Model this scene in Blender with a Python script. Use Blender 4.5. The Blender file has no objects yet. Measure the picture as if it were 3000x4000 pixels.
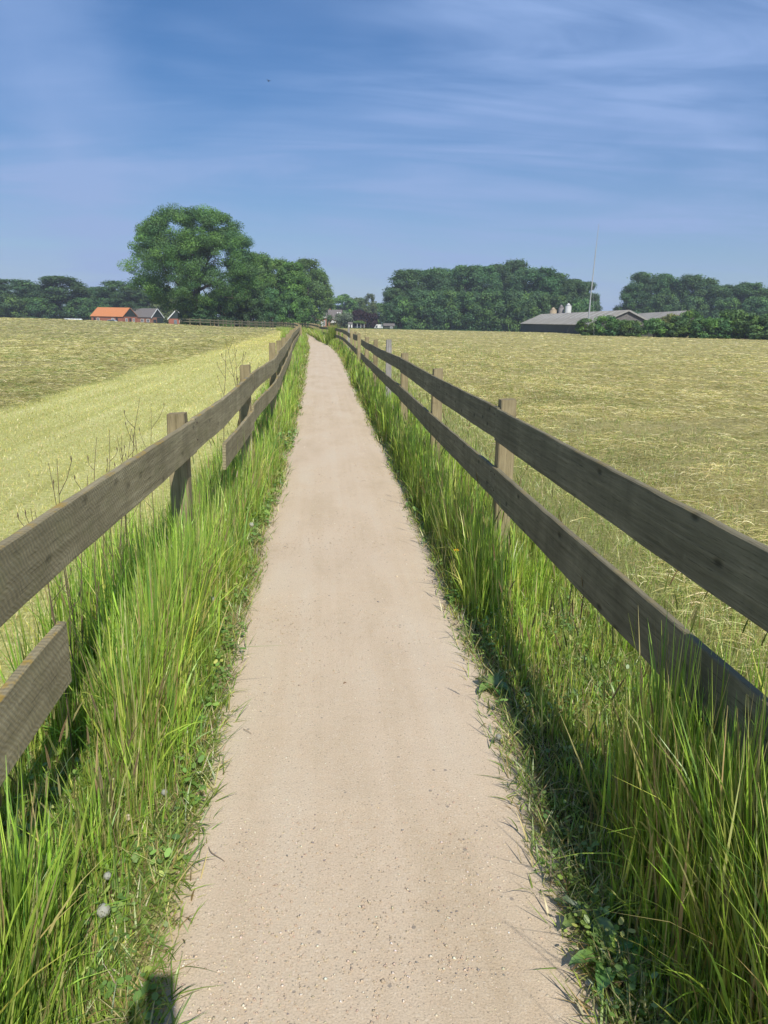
import bpy, bmesh, math, random
import numpy as np
from mathutils import Vector, Matrix

SC = bpy.context.scene
COL = SC.collection
R = math.radians
rng = np.random.default_rng(11)
random.seed(5)

# ------------------------------------------------------------------ camera
cam_d = bpy.data.cameras.new('camera')
cam = bpy.data.objects.new('camera', cam_d); COL.objects.link(cam)
PITCH, YAW, ROLL = 14.65, 5.0, 1.15
fwd = Vector((math.sin(R(YAW))*math.cos(R(PITCH)), math.cos(R(YAW))*math.cos(R(PITCH)), -math.sin(R(PITCH))))
rt = Vector((math.cos(R(YAW)), -math.sin(R(YAW)), 0)); up = rt.cross(fwd)
c_, s_ = math.cos(R(ROLL)), math.sin(R(ROLL))
r2 = rt*c_+up*s_; u2 = up*c_-rt*s_
m = Matrix((r2, u2, -fwd)).transposed().to_4x4(); m.translation = Vector((0, 0, 1.6))
cam.matrix_world = m
cam_d.sensor_fit = 'VERTICAL'; cam_d.sensor_height = 24; cam_d.lens = 2850/4000*24
cam_d.clip_start = 0.02; cam_d.clip_end = 5000
SC.camera = cam
SC.render.resolution_x, SC.render.resolution_y = 768, 1024
SC.cycles.max_bounces = 8; SC.cycles.transparent_max_bounces = 8
SC.cycles.volume_bounces = 0

# ------------------------------------------------------------------ sun and sky
SUN_EL, SUN_AZ = 45.5, 164.3            # azimuth clockwise from +Y: behind the camera, a little to its right
to_sun = Vector((math.sin(R(SUN_AZ))*math.cos(R(SUN_EL)), math.cos(R(SUN_AZ))*math.cos(R(SUN_EL)), math.sin(R(SUN_EL))))
sl = bpy.data.lights.new('sun', 'SUN'); sl.energy = 4.6; sl.angle = R(0.53); sl.color = (1.0, .95, .86)
so = bpy.data.objects.new('sun', sl); COL.objects.link(so)
so.rotation_euler = to_sun.to_track_quat('Z', 'Y').to_euler()
W = bpy.data.worlds.new('World'); SC.world = W; W.use_nodes = True
nt = W.node_tree; nt.nodes.clear()
def N(t, typ, **kw):
    n = t.nodes.new(typ)
    for k, v in kw.items():
        if k.startswith('i_'):
            key = k[2:]; key = int(key) if key.isdigit() else key.replace('_', ' ')
            n.inputs[key].default_value = v
        else: setattr(n, k, v)
    return n
def LK(t, a, b): t.links.new(a, b)
sky = N(nt, 'ShaderNodeTexSky', sky_type='NISHITA', sun_disc=False, sun_elevation=R(SUN_EL), sun_rotation=R(SUN_AZ),
        air_density=1.1, dust_density=.25, ozone_density=3.0)
tc = N(nt, 'ShaderNodeTexCoord')
sep = N(nt, 'ShaderNodeSeparateXYZ'); LK(nt, tc.outputs['Generated'], sep.inputs[0])
zz = N(nt, 'ShaderNodeMath', operation='ADD', i_1=.16); LK(nt, sep.outputs[2], zz.inputs[0])
dx = N(nt, 'ShaderNodeMath', operation='DIVIDE'); LK(nt, sep.outputs[0], dx.inputs[0]); LK(nt, zz.outputs[0], dx.inputs[1])
dy = N(nt, 'ShaderNodeMath', operation='DIVIDE'); LK(nt, sep.outputs[1], dy.inputs[0]); LK(nt, zz.outputs[0], dy.inputs[1])
cb = N(nt, 'ShaderNodeCombineXYZ'); LK(nt, dx.outputs[0], cb.inputs[0]); LK(nt, dy.outputs[0], cb.inputs[1])
def cloud_layer(rot, sc, scale, lo, hi, seed, dist=.6, detail=6):
    mp = N(nt, 'ShaderNodeMapping'); mp.inputs['Rotation'].default_value = (0, 0, R(rot)); mp.inputs['Scale'].default_value = sc
    mp.inputs['Location'].default_value = (seed, seed*.7, 0)
    LK(nt, cb.outputs[0], mp.inputs[0])
    nz = N(nt, 'ShaderNodeTexNoise'); nz.inputs['Scale'].default_value = scale; nz.inputs['Detail'].default_value = detail
    nz.inputs['Roughness'].default_value = .55; nz.inputs['Distortion'].default_value = dist
    LK(nt, mp.outputs[0], nz.inputs['Vector'])
    mr = N(nt, 'ShaderNodeMapRange', interpolation_type='SMOOTHSTEP'); mr.inputs[1].default_value = lo; mr.inputs[2].default_value = hi
    LK(nt, nz.outputs[0], mr.inputs[0]); return mr.outputs[0]
c1 = cloud_layer(24, (.5, 2.4, 1), 1.2, .38, .72, 3.3, .9, 9)
c2 = cloud_layer(-18, (.6, 2.6, 1), 1.5, .40, .82, 9.1, 1.0, 7)
c3 = cloud_layer(62, (.8, 1.3, 1), .8, .30, .66, 5.7, .5, 4)
ad = N(nt, 'ShaderNodeMath', operation='MAXIMUM'); LK(nt, c1, ad.inputs[0]); LK(nt, c2, ad.inputs[1])
mu = N(nt, 'ShaderNodeMath', operation='MULTIPLY'); LK(nt, ad.outputs[0], mu.inputs[0]); LK(nt, c3, mu.inputs[1])
mu1 = N(nt, 'ShaderNodeMath', operation='MULTIPLY_ADD', i_1=.36, i_2=.12); LK(nt, c3, mu1.inputs[0])
mu2 = N(nt, 'ShaderNodeMath', operation='MULTIPLY_ADD', i_1=.8); LK(nt, mu.outputs[0], mu2.inputs[0]); LK(nt, mu1.outputs[0], mu2.inputs[2])
def M_(op, a, b):
    n = N(nt, 'ShaderNodeMath', operation=op)
    for v, k in ((a, 0), (b, 1)):
        if hasattr(v, 'links'): LK(nt, v, n.inputs[k])
        else: n.inputs[k].default_value = v
    return n.outputs[0]
dl = M_('ABSOLUTE', M_('ADD', M_('ADD', dx.outputs[0], M_('MULTIPLY', dy.outputs[0], .188)), .33), 0.)
wv_ = cloud_layer(10, (1, 1, 1), 2.2, .2, .8, 1.7, .6, 6)
pl = N(nt, 'ShaderNodeMapRange', interpolation_type='SMOOTHSTEP'); pl.inputs[1].default_value = .42; pl.inputs[2].default_value = .0; LK(nt, M_('ADD', dl, M_('MULTIPLY', wv_, .16)), pl.inputs[0])
plume = M_('MULTIPLY', pl.outputs[0], .55)
hzn = N(nt, 'ShaderNodeMapRange', interpolation_type='SMOOTHSTEP'); hzn.inputs[1].default_value = .30; hzn.inputs[2].default_value = -.05; hzn.inputs[4].default_value = .62; LK(nt, sep.outputs[2], hzn.inputs[0])
tot = M_('ADD', mu2.outputs[0], plume)
mx = N(nt, 'ShaderNodeMix', data_type='RGBA', clamp_factor=True); LK(nt, tot, mx.inputs[0]); LK(nt, sky.outputs[0], mx.inputs[6])
mx.inputs[7].default_value = (6.0, 6.7, 8.5, 1)
bg = N(nt, 'ShaderNodeBackground'); bg.inputs[1].default_value = .068
hs = N(nt, 'ShaderNodeHueSaturation'); hs.inputs['Saturation'].default_value = 1.22
mxh = N(nt, 'ShaderNodeMix', data_type='RGBA'); LK(nt, hzn.outputs[0], mxh.inputs[0]); LK(nt, mx.outputs[2], mxh.inputs[6]); mxh.inputs[7].default_value = (7.2, 7.3, 8.0, 1); tn = N(nt, 'ShaderNodeMix', data_type='RGBA', blend_type='MULTIPLY'); tn.inputs[0].default_value = 1; tn.inputs[7].default_value = (.82, .98, 1.20, 1); LK(nt, mxh.outputs[2], tn.inputs[6]); LK(nt, tn.outputs[2], hs.inputs['Color']); LK(nt, hs.outputs[0], bg.inputs[0])
wo = N(nt, 'ShaderNodeOutputWorld'); LK(nt, bg.outputs[0], wo.inputs[0])
SC.view_settings.view_transform = 'Standard'; SC.view_settings.look = 'None'
SC.view_settings.exposure = 0.12; SC.view_settings.gamma = 1

# ------------------------------------------------------------------ numpy noise and terrain
_perm = np.random.default_rng(77).random((512, 512))
def vnoise(x, y, f=1., seed=0):
    x = np.asarray(x, float)*f+seed*17.31+1000; y = np.asarray(y, float)*f+seed*9.77+1000
    xi = np.floor(x).astype(int); yi = np.floor(y).astype(int); fx = x-xi; fy = y-yi
    fx = fx*fx*(3-2*fx); fy = fy*fy*(3-2*fy)
    g = lambda a, b: _perm[a % 512, b % 512]
    return (g(xi, yi)*(1-fx)+g(xi+1, yi)*fx)*(1-fy)+(g(xi, yi+1)*(1-fx)+g(xi+1, yi+1)*fx)*fy
def fbm(x, y, f=1., o=3, seed=0):
    v = 0; a = .5; t = 0
    for k in range(o): v = v+a*vnoise(x, y, f*2**k, seed+k*3); t += a; a *= .5
    return v/t
def sstep(a, b, x):
    t = np.clip((np.asarray(x, float)-a)/(b-a), 0, 1); return t*t*(3-2*t)
PY = np.array([-6, 1, 3, 7, 13, 19, 32, 40, 48, 55, 62, 70, 80, 98, 112, 122, 128, 140])
PL = np.array([-.42, -.42, -.45, -.43, -.43, -.48, -.63, -.72, -.86, -1.05, -1.4, -1.6, -2.2, -3.1, -5.6, -12.4, -17.6, -40])
PR = np.array([.66, .66, .74, .79, .80, .80, .84, .74, .45, .05, -.4, -.7, -1.3, -2.2, -4.6, -11.4, -16.6, -39])
def edgeL(y): return np.interp(y, PY, PL)+.05*(vnoise(y, 0*y, 2.2, 3)-.5)+.05*(vnoise(y, 0*y, .7, 5)-.5)
def edgeR(y): return np.interp(y, PY, PR)+.05*(vnoise(y, 0*y, 2.0, 13)-.5)+.05*(vnoise(y, 0*y, .6, 15)-.5)
FL = [(-.73, -1), (-.73, 2), (-.70, 3.5), (-.67, 5), (-.67, 6), (-.66, 8), (-.62, 10), (-.74, 15), (-.90, 22), (-1.08, 28), (-1.3, 40), (-1.5, 52),
      (-2.0, 65), (-2.6, 80), (-3.6, 98), (-6.3, 112), (-13.4, 122), (-18.6, 128), (-26, 133)]
FR = [(1.07, -1), (1.07, 3.5), (1.07, 5), (1.09, 9), (1.09, 14), (1.10, 20), (1.13, 26), (1.17, 34), (1.15, 42), (.9, 49), (.3, 56), (-.2, 61), (-.3, 70), (-.8, 82), (-1.6, 99), (-4.2, 113.5), (-12.0, 124.6), (-17.6, 130.8), (-25, 136)]
def fenceL(y): return np.interp(y, [p[1] for p in FL], [p[0] for p in FL])
def fenceR(y): return np.interp(y, [p[1] for p in FR], [p[0] for p in FR])
def terrain(x, y):
    x = np.asarray(x, float); y = np.asarray(y, float)
    d = np.hypot(x, y)
    z = .95*sstep(-7, -46, x)*sstep(18, 95, y)*(1-sstep(112, 175, y))
    z = z-1.0*sstep(150, 215, d)
    off = np.minimum(1, np.maximum(np.maximum(edgeL(y)-x, x-edgeR(y)), 0)/.25)
    z = z+off*(.035*(fbm(x, y, 3, 3, 2)-.42)+.01)*(1-sstep(60, 120, d))
    z = z-.012*(1-off)
    hay = np.maximum(sstep(-5.1, -5.9, x+.5*(vnoise(x, y, .35, 8)-.5)), sstep(3.0, 4.4, x+1.2*(vnoise(x, y, .25, 9)-.5)))
    lump = hay*(.13*fbm(x, y, 1.3, 3, 20)+.10*fbm(x, y, .28, 2, 31)-.05)
    z = z+lump*(1-.4*sstep(60, 150, d))
    z = z+.20*np.exp(-((x+6.6-.4*np.sin(y*.35))/.75)**2)*(.3+fbm(x, y, .5, 2, 41))*sstep(9, 14, y)*(1-sstep(60, 90, y))
    return z

# ------------------------------------------------------------------ material helpers
def mat(name):
    mt = bpy.data.materials.new(name); mt.use_nodes = True; t = mt.node_tree; t.nodes.clear()
    o = N(t, 'ShaderNodeOutputMaterial'); return mt, t, o
def rgb(c): return (c[0], c[1], c[2], 1)
def ramp(t, src, stops):
    n = N(t, 'ShaderNodeValToRGB'); cr = n.color_ramp
    while len(cr.elements) < len(stops): cr.elements.new(.5)
    for e, (p, c) in zip(cr.elements, stops): e.position = p; e.color = rgb(c)
    LK(t, src, n.inputs[0]); return n.outputs[0]
def noise(t, vec, scale, detail=4, rough=.55, dist=0.):
    n = N(t, 'ShaderNodeTexNoise'); n.inputs['Scale'].default_value = scale; n.inputs['Detail'].default_value = detail
    n.inputs['Roughness'].default_value = rough; n.inputs['Distortion'].default_value = dist
    if vec is not None: LK(t, vec, n.inputs['Vector'])
    return n.outputs[0]
def mapping(t, vec, scale=(1, 1, 1), rot=(0, 0, 0), loc=(0, 0, 0)):
    n = N(t, 'ShaderNodeMapping'); n.inputs['Scale'].default_value = scale; n.inputs['Rotation'].default_value = rot; n.inputs['Location'].default_value = loc
    LK(t, vec, n.inputs[0]); return n.outputs[0]
def mixc(t, f, a, b, mode='MIX'):
    n = N(t, 'ShaderNodeMix', data_type='RGBA', blend_type=mode)
    for s, k in ((f, 0), (a, 6), (b, 7)):
        if hasattr(s, 'links'): LK(t, s, n.inputs[k])
        else: n.inputs[k].default_value = s if k == 0 else rgb(s)
    return n.outputs[2]
def mrange(t, v, a, b, c=0., d=1.):
    n = N(t, 'ShaderNodeMapRange'); LK(t, v, n.inputs[0])
    for i, x in enumerate((a, b, c, d)): n.inputs[i+1].default_value = x
    return n.outputs[0]
def maths(t, op, a, b):
    n = N(t, 'ShaderNodeMath', operation=op)
    for s, k in ((a, 0), (b, 1)):
        if hasattr(s, 'links'): LK(t, s, n.inputs[k])
        else: n.inputs[k].default_value = s
    return n.outputs[0]
def principled(t, o, col, rough=.8, bump=None, bstr=.3, bdist=.01, spec=.3):
    p = N(t, 'ShaderNodeBsdfPrincipled'); p.inputs['Roughness'].default_value = rough; p.inputs['Specular IOR Level'].default_value = spec
    if hasattr(col, 'links'): LK(t, col, p.inputs['Base Color'])
    else: p.inputs['Base Color'].default_value = rgb(col)
    if bump is not None:
        b = N(t, 'ShaderNodeBump'); b.inputs['Strength'].default_value = bstr; b.inputs['Distance'].default_value = bdist
        LK(t, bump, b.inputs['Height']); LK(t, b.outputs[0], p.inputs['Normal'])
    LK(t, p.outputs[0], o.inputs[0]); return p
def flat(name, col, rough=.7, var=.15, scale=3., spec=.3, metal=0.):
    mt, t, o = mat(name); tcn = N(t, 'ShaderNodeTexCoord')
    n = noise(t, tcn.outputs['Object'], scale, 5)
    c = ramp(t, n, [(.3, [v*(1-var) for v in col]), (.7, [min(1, v*(1+var)) for v in col])])
    p = principled(t, o, c, rough, n, .2, .01, spec); p.inputs['Metallic'].default_value = metal
    return mt
def leafmat(name, trans=.35, rough=.5, gloss=.06, attr='tint'):
    mt, t, o = mat(name); a = N(t, 'ShaderNodeAttribute', attribute_name=attr)
    oi = N(t, 'ShaderNodeObjectInfo')
    hv = N(t, 'ShaderNodeHueSaturation'); LK(t, a.outputs[0], hv.inputs['Color'])
    LK(t, mrange(t, oi.outputs['Random'], 0, 1, .485, .515), hv.inputs['Hue'])
    LK(t, mrange(t, oi.outputs['Random'], 0, 1, .85, 1.15), hv.inputs['Value'])
    d = N(t, 'ShaderNodeBsdfDiffuse'); LK(t, hv.outputs[0], d.inputs[0])
    tr = N(t, 'ShaderNodeBsdfTranslucent'); tcx = mixc(t, 1., hv.outputs[0], (1.2, 1.25, .6), 'MULTIPLY'); LK(t, tcx, tr.inputs[0])
    m1 = N(t, 'ShaderNodeMixShader'); m1.inputs[0].default_value = trans; LK(t, d.outputs[0], m1.inputs[1]); LK(t, tr.outputs[0], m1.inputs[2])
    g = N(t, 'ShaderNodeBsdfGlossy'); g.inputs['Roughness'].default_value = rough; g.inputs[0].default_value = (1, 1, 1, 1)
    m2 = N(t, 'ShaderNodeMixShader'); m2.inputs[0].default_value = gloss; LK(t, m1.outputs[0], m2.inputs[1]); LK(t, g.outputs[0], m2.inputs[2])
    LK(t, m2.outputs[0], o.inputs[0]); return mt

# ------------------------------------------------------------------ object helpers
def tag(o, label=None, cat=None, group=None, kind=None):
    if label: o['label'] = label
    if cat: o['category'] = cat
    if group: o['group'] = group
    if kind: o['kind'] = kind
    return o
def empty(name, loc=(0, 0, 0), rz=0, **kw):
    o = bpy.data.objects.new(name, None); COL.objects.link(o); o.location = loc; o.rotation_euler.z = rz
    o.empty_display_size = .2
    return tag(o, **kw)
def link(name, me, mt, parent=None, loc=None):
    if mt is not None and not me.materials: me.materials.append(mt)
    o = bpy.data.objects.new(name, me); COL.objects.link(o)
    if parent is not None: o.parent = parent
    if loc is not None: o.location = loc
    return o
def npmesh(name, V, Q, C=None, smooth=False, nside=4):
    me = bpy.data.meshes.new(name); V = np.asarray(V, np.float32).reshape(-1, 3); Q = np.asarray(Q, np.int32).reshape(-1, nside)
    me.vertices.add(len(V)); me.vertices.foreach_set('co', V.ravel())
    me.loops.add(Q.size); me.loops.foreach_set('vertex_index', Q.ravel())
    me.polygons.add(len(Q)); me.polygons.foreach_set('loop_start', np.arange(0, Q.size, nside, dtype=np.int32))
    if smooth: me.polygons.foreach_set('use_smooth', np.ones(len(Q), bool))
    me.update(calc_edges=True)
    if C is not None:
        C = np.asarray(C, np.float32); C = np.concatenate([C, np.ones((len(C), 1), np.float32)], 1)
        at = me.color_attributes.new('tint', 'FLOAT_COLOR', 'POINT'); at.data.foreach_set('color', C.ravel())
    return me
class MB:
    """collects boxes, prisms, tubes and turned shapes into one bmesh"""
    def __init__(s): s.bm = bmesh.new()
    def box(s, c, d, rz=0, rot=None, bev=0.):
        g = bmesh.ops.create_cube(s.bm, size=1.0)['verts']
        M = Matrix.Translation(c) @ (rot if rot is not None else Matrix.Rotation(rz, 4, 'Z')) @ Matrix.Diagonal((*d, 1))
        bmesh.ops.transform(s.bm, matrix=M, verts=g)
        if bev: bmesh.ops.bevel(s.bm, geom=list({e for v in g for e in v.link_edges}), offset=bev, segments=1, affect='EDGES')
        return s
    def poly(s, pts): s.bm.faces.new([s.bm.verts.new(p) for p in pts]); return s
    def prism(s, pts, vec):
        v = Vector(vec); a = [s.bm.verts.new(p) for p in pts]; b = [s.bm.verts.new(Vector(p)+v) for p in pts]; n = len(a)
        s.bm.faces.new(a[::-1]); s.bm.faces.new(b)
        for i in range(n): s.bm.faces.new([a[i], a[(i+1) % n], b[(i+1) % n], b[i]])
        return s
    def tube(s, pts, rad, n=8, caps=True):
        pts = [Vector(p) for p in pts]; rings = []
        for i, p in enumerate(pts):
            d = (pts[min(i+1, len(pts)-1)]-pts[max(i-1, 0)]).normalized()
            a = d.orthogonal().normalized() if i == 0 else (rings[-1][1]-d*rings[-1][1].dot(d)).normalized()
            b = d.cross(a); r = rad[i] if hasattr(rad, '__len__') else rad
            rings.append(([s.bm.verts.new(p+(a*math.cos(2*math.pi*k/n)+b*math.sin(2*math.pi*k/n))*r) for k in range(n)], a))
        for (x, _), (y, _) in zip(rings, rings[1:]):
            for k in range(n): s.bm.faces.new([x[k], x[(k+1) % n], y[(k+1) % n], y[k]])
        if caps: s.bm.faces.new(rings[0][0][::-1]); s.bm.faces.new(rings[-1][0])
        return s
    def lathe(s, prof, c=(0, 0, 0), n=20):
        rs = []
        for r, z in prof: rs.append([s.bm.verts.new((c[0]+r*math.cos(2*math.pi*k/n), c[1]+r*math.sin(2*math.pi*k/n), c[2]+z)) for k in range(n)])
        for x, y in zip(rs, rs[1:]):
            for k in range(n): s.bm.faces.new([x[k], x[(k+1) % n], y[(k+1) % n], y[k]])
        s.bm.faces.new(rs[0][::-1]); s.bm.faces.new(rs[-1]); return s
    def ball(s, c, r, sc=(1, 1, 1), sub=2):
        g = bmesh.ops.create_icosphere(s.bm, subdivisions=sub, radius=r)['verts']
        bmesh.ops.transform(s.bm, matrix=Matrix.Translation(c) @ Matrix.Diagonal((*sc, 1)), verts=g); return s
    def build(s, name, mt, parent=None, smooth=False, loc=None):
        bmesh.ops.recalc_face_normals(s.bm, faces=s.bm.faces)
        me = bpy.data.meshes.new(name); s.bm.to_mesh(me); s.bm.free()
        if smooth:
            for p in me.polygons: p.use_smooth = True
        return link(name, me, mt, parent, loc)

# ------------------------------------------------------------------ ground sheet
def axis(fine0, fine1, step, lo, hi, g):
    a = list(np.arange(fine0, fine1, step)); s = step; x = a[-1]
    while x < hi: s *= g; x += s; a.append(x)
    s = step; x = a[0]; b = []
    while x > lo: s *= g; x -= s; b.append(x)
    return np.array(b[::-1]+a)
gx = axis(-8, 9, .075, -700, 700, 1.06); gy = axis(-1.5, 9, .075, -200, 1100, 1.022)
X, Y = np.meshgrid(gx, gy); Z = terrain(X, Y)
nx, ny = len(gx), len(gy)
idx = np.arange(nx*ny).reshape(ny, nx)
Q = np.stack([idx[:-1, :-1], idx[:-1, 1:], idx[1:, 1:], idx[1:, :-1]], -1).reshape(-1, 4)
gm, t, o = mat('meadow')
geo = N(t, 'ShaderNodeNewGeometry'); P = geo.outputs['Position']
a = N(t, 'ShaderNodeAttribute', attribute_name='tint')
sep = N(t, 'ShaderNodeSeparateColor'); LK(t, a.outputs[0], sep.inputs[0])
nA = noise(t, mapping(t, P, (1, 1, 0)), 26, 5, .7, .6)
nB = noise(t, mapping(t, P, (1, .55, 0)), 2.2, 6, .62, .5)
nC = noise(t, mapping(t, P, (1, 1, 0)), .35, 3)
nD = noise(t, mapping(t, P, (.9, 2.6, 0), (0, 0, .3)), 7, 6, .75, 1.2)
hayc = ramp(t, nD, [(.28, (.14, .13, .04)), (.45, (.30, .26, .095)), (.58, (.46, .40, .17)), (.75, (.66, .58, .30))])
hayc = mixc(t, mrange(t, nB, .35, .7), hayc, (.34, .31, .12), 'MIX')
n_ = N(t, 'ShaderNodeMix', data_type='RGBA'); n_.inputs[0].default_value = .45
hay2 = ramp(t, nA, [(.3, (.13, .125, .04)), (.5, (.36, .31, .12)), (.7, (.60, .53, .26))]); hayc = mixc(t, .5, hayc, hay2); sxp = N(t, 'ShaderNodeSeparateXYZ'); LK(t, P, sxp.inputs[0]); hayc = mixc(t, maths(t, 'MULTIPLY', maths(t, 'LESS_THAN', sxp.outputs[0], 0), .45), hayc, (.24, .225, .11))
rows = noise(t, mapping(t, P, (2.6, .05, 0)), 1.0, 4, .7)
stub = ramp(t, maths(t, 'ADD', maths(t, 'MULTIPLY', nA, .65), maths(t, 'MULTIPLY', rows, .35)), [(.36, (.26, .27, .07)), (.5, (.60, .60, .20)), (.64, (.88, .83, .44))])
stub = mixc(t, mrange(t, nC, .3, .7, .1, .5), stub, (.44, .42, .13))
soil = ramp(t, nA, [(.3, (.035, .028, .016)), (.55, (.10, .085, .035)), (.75, (.18, .16, .07))])
grs = ramp(t, nB, [(.3, (.05, .085, .018)), (.7, (.12, .16, .04))])
col = mixc(t, sep.outputs[0], grs, hayc); col = mixc(t, sep.outputs[1], col, stub); col = mixc(t, sep.outputs[2], col, soil)
hgt = maths(t, 'ADD', maths(t, 'MULTIPLY', nD, .6), maths(t, 'MULTIPLY', nA, .4))
principled(t, o, col, .9, hgt, .9, .06, .1)
# weights: r = hay, g = mown stubble, b = bare thatch under the verge grass
wob = .5*(vnoise(X, Y, .35, 8)-.5)
hayL = sstep(-5.2, -5.6, X+wob)*(1-sstep(150, 190, Y)); hayRt = sstep(2.2, 3.2, X+.8*(vnoise(X, Y, .4, 9)-.5)-np.maximum(fenceR(Y)-1.1, -30)*.0)
hayRt = hayRt*(1-sstep(165, 200, np.hypot(X, Y)))
inL = (X < fenceL(Y)); inR = X > fenceR(Y)
stubL = inL*sstep(-.25, -.6, X-fenceL(Y))*(1-hayL)*(1-sstep(96, 112, Y)); stubR = inR*sstep(.3, .9, X-fenceR(Y))*(1-hayRt)*.8*(1-sstep(120, 150, Y))
soilw = ((X > edgeL(Y)-2.0) & (X < edgeR(Y)+1.6))*np.where(inL, .3, np.where(inR, .45, .85))*(1-sstep(50, 80, Y))
Cw = np.stack([np.clip(hayL*inL+hayRt*inR, 0, 1), np.clip(stubL+stubR, 0, 1), soilw*(1-stubL)*(1-hayRt)], -1)
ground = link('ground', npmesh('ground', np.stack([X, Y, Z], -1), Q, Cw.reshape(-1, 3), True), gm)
tag(ground, kind='structure')

# ------------------------------------------------------------------ path
ys = np.concatenate([np.arange(-2, 12, .03), np.arange(12, 40, .1), np.arange(40, 150, .5)]); us = np.linspace(0, 1, 41)
YY, UU = np.meshgrid(ys, us, indexing='ij')
XX = (edgeL(YY)-.07)*(1-UU)+(edgeR(YY)+.07)*UU
crown = .018*(1-(2*UU-1)**2)
ZZ = crown-.012+.004*(fbm(XX, YY, 9, 3, 50)-.5)+.010*(fbm(XX, YY, 1.5, 2, 51)-.5)+.001
ZZ = ZZ+sstep(70, 104, YY)*0+np.maximum(terrain(XX*0+np.interp(YY, PY, PL)-.4, YY), 0)*sstep(75, 100, YY)+.006
a_, b_ = len(ys), len(us); idx = np.arange(a_*b_).reshape(a_, b_)
Q = np.stack([idx[:-1, :-1], idx[:-1, 1:], idx[1:, 1:], idx[1:, :-1]], -1).reshape(-1, 4)
edg = np.abs(2*UU-1)
pm, t, o = mat('gravel path')
geo = N(t, 'ShaderNodeNewGeometry'); P = geo.outputs['Position']
a = N(t, 'ShaderNodeAttribute', attribute_name='tint'); sp = N(t, 'ShaderNodeSeparateColor'); LK(t, a.outputs[0], sp.inputs[0])
big = noise(t, mapping(t, P, (1, .35, 0)), 2.6, 5, .55, .3); mid = noise(t, mapping(t, P, (1, 1, 0)), 22, 5, .65); fin = noise(t, mapping(t, P, (1, 1, 0)), 170, 4, .7)
lane = noise(t, mapping(t, P, (7.5, .10, 0)), 1.0, 3, .6)
base = ramp(t, maths(t, 'ADD', maths(t, 'MULTIPLY', big, .62), maths(t, 'MULTIPLY', lane, .38)), [(.36, (.505, .395, .27)), (.5, (.575, .455, .325)), (.64, (.595, .495, .37))])
base = mixc(t, mrange(t, mid, .35, .7, 0, .45), base, (.585, .49, .36))
base = mixc(t, 1., base, ramp(t, fin, [(.3, (.70, .69, .67)), (.48, (.98, .98, .98)), (.72, (1.16, 1.16, 1.16))]), 'MULTIPLY')
vo = N(t, 'ShaderNodeTexVoronoi'); vo.inputs['Scale'].default_value = 120; LK(t, mapping(t, P, (1, 1, 0)), vo.inputs['Vector'])
vs = N(t, 'ShaderNodeSeparateColor'); LK(t, vo.outputs['Color'], vs.inputs[0])
dark = maths(t, 'MULTIPLY', maths(t, 'GREATER_THAN', vs.outputs[0], .93), maths(t, 'LESS_THAN', vo.outputs['Distance'], .32))
lite = maths(t, 'MULTIPLY', maths(t, 'LESS_THAN', vs.outputs[0], .12), maths(t, 'LESS_THAN', vo.outputs['Distance'], .38))
base = mixc(t, maths(t, 'MULTIPLY', dark, .6), base, (.20, .17, .14)); base = mixc(t, maths(t, 'MULTIPLY', lite, .30), base, (.72, .64, .52))
v2 = N(t, 'ShaderNodeTexVoronoi'); v2.inputs['Scale'].default_value = 34; LK(t, mapping(t, P, (1, 1, 0)), v2.inputs['Vector'])
v2s = N(t, 'ShaderNodeSeparateColor'); LK(t, v2.outputs['Color'], v2s.inputs[0])
spot = maths(t, 'MULTIPLY', maths(t, 'GREATER_THAN', v2s.outputs[1], .965), maths(t, 'LESS_THAN', v2.outputs['Distance'], .22))
base = mixc(t, maths(t, 'MULTIPLY', spot, .65), base, (.20, .18, .16))
em = maths(t, 'MULTIPLY', mrange(t, maths(t, 'ADD', sp.outputs[0], maths(t, 'MULTIPLY', mid, .25)), .93, 1.12), .8)
edgc = ramp(t, mid, [(.35, (.17, .14, .07)), (.5, (.30, .25, .15)), (.65, (.22, .22, .09))])
base = mixc(t, em, base, edgc)
pbh = maths(t, 'ADD', maths(t, 'MULTIPLY', fin, .5), maths(t, 'MULTIPLY', mid, .6))
principled(t, o, base, .95, pbh, .8, .006, .15)
path = link('path', npmesh('path', np.stack([XX, YY, ZZ], -1), Q, np.stack([edg]*3, -1).reshape(-1, 3), True), pm); tag(path, kind='structure')

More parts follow.
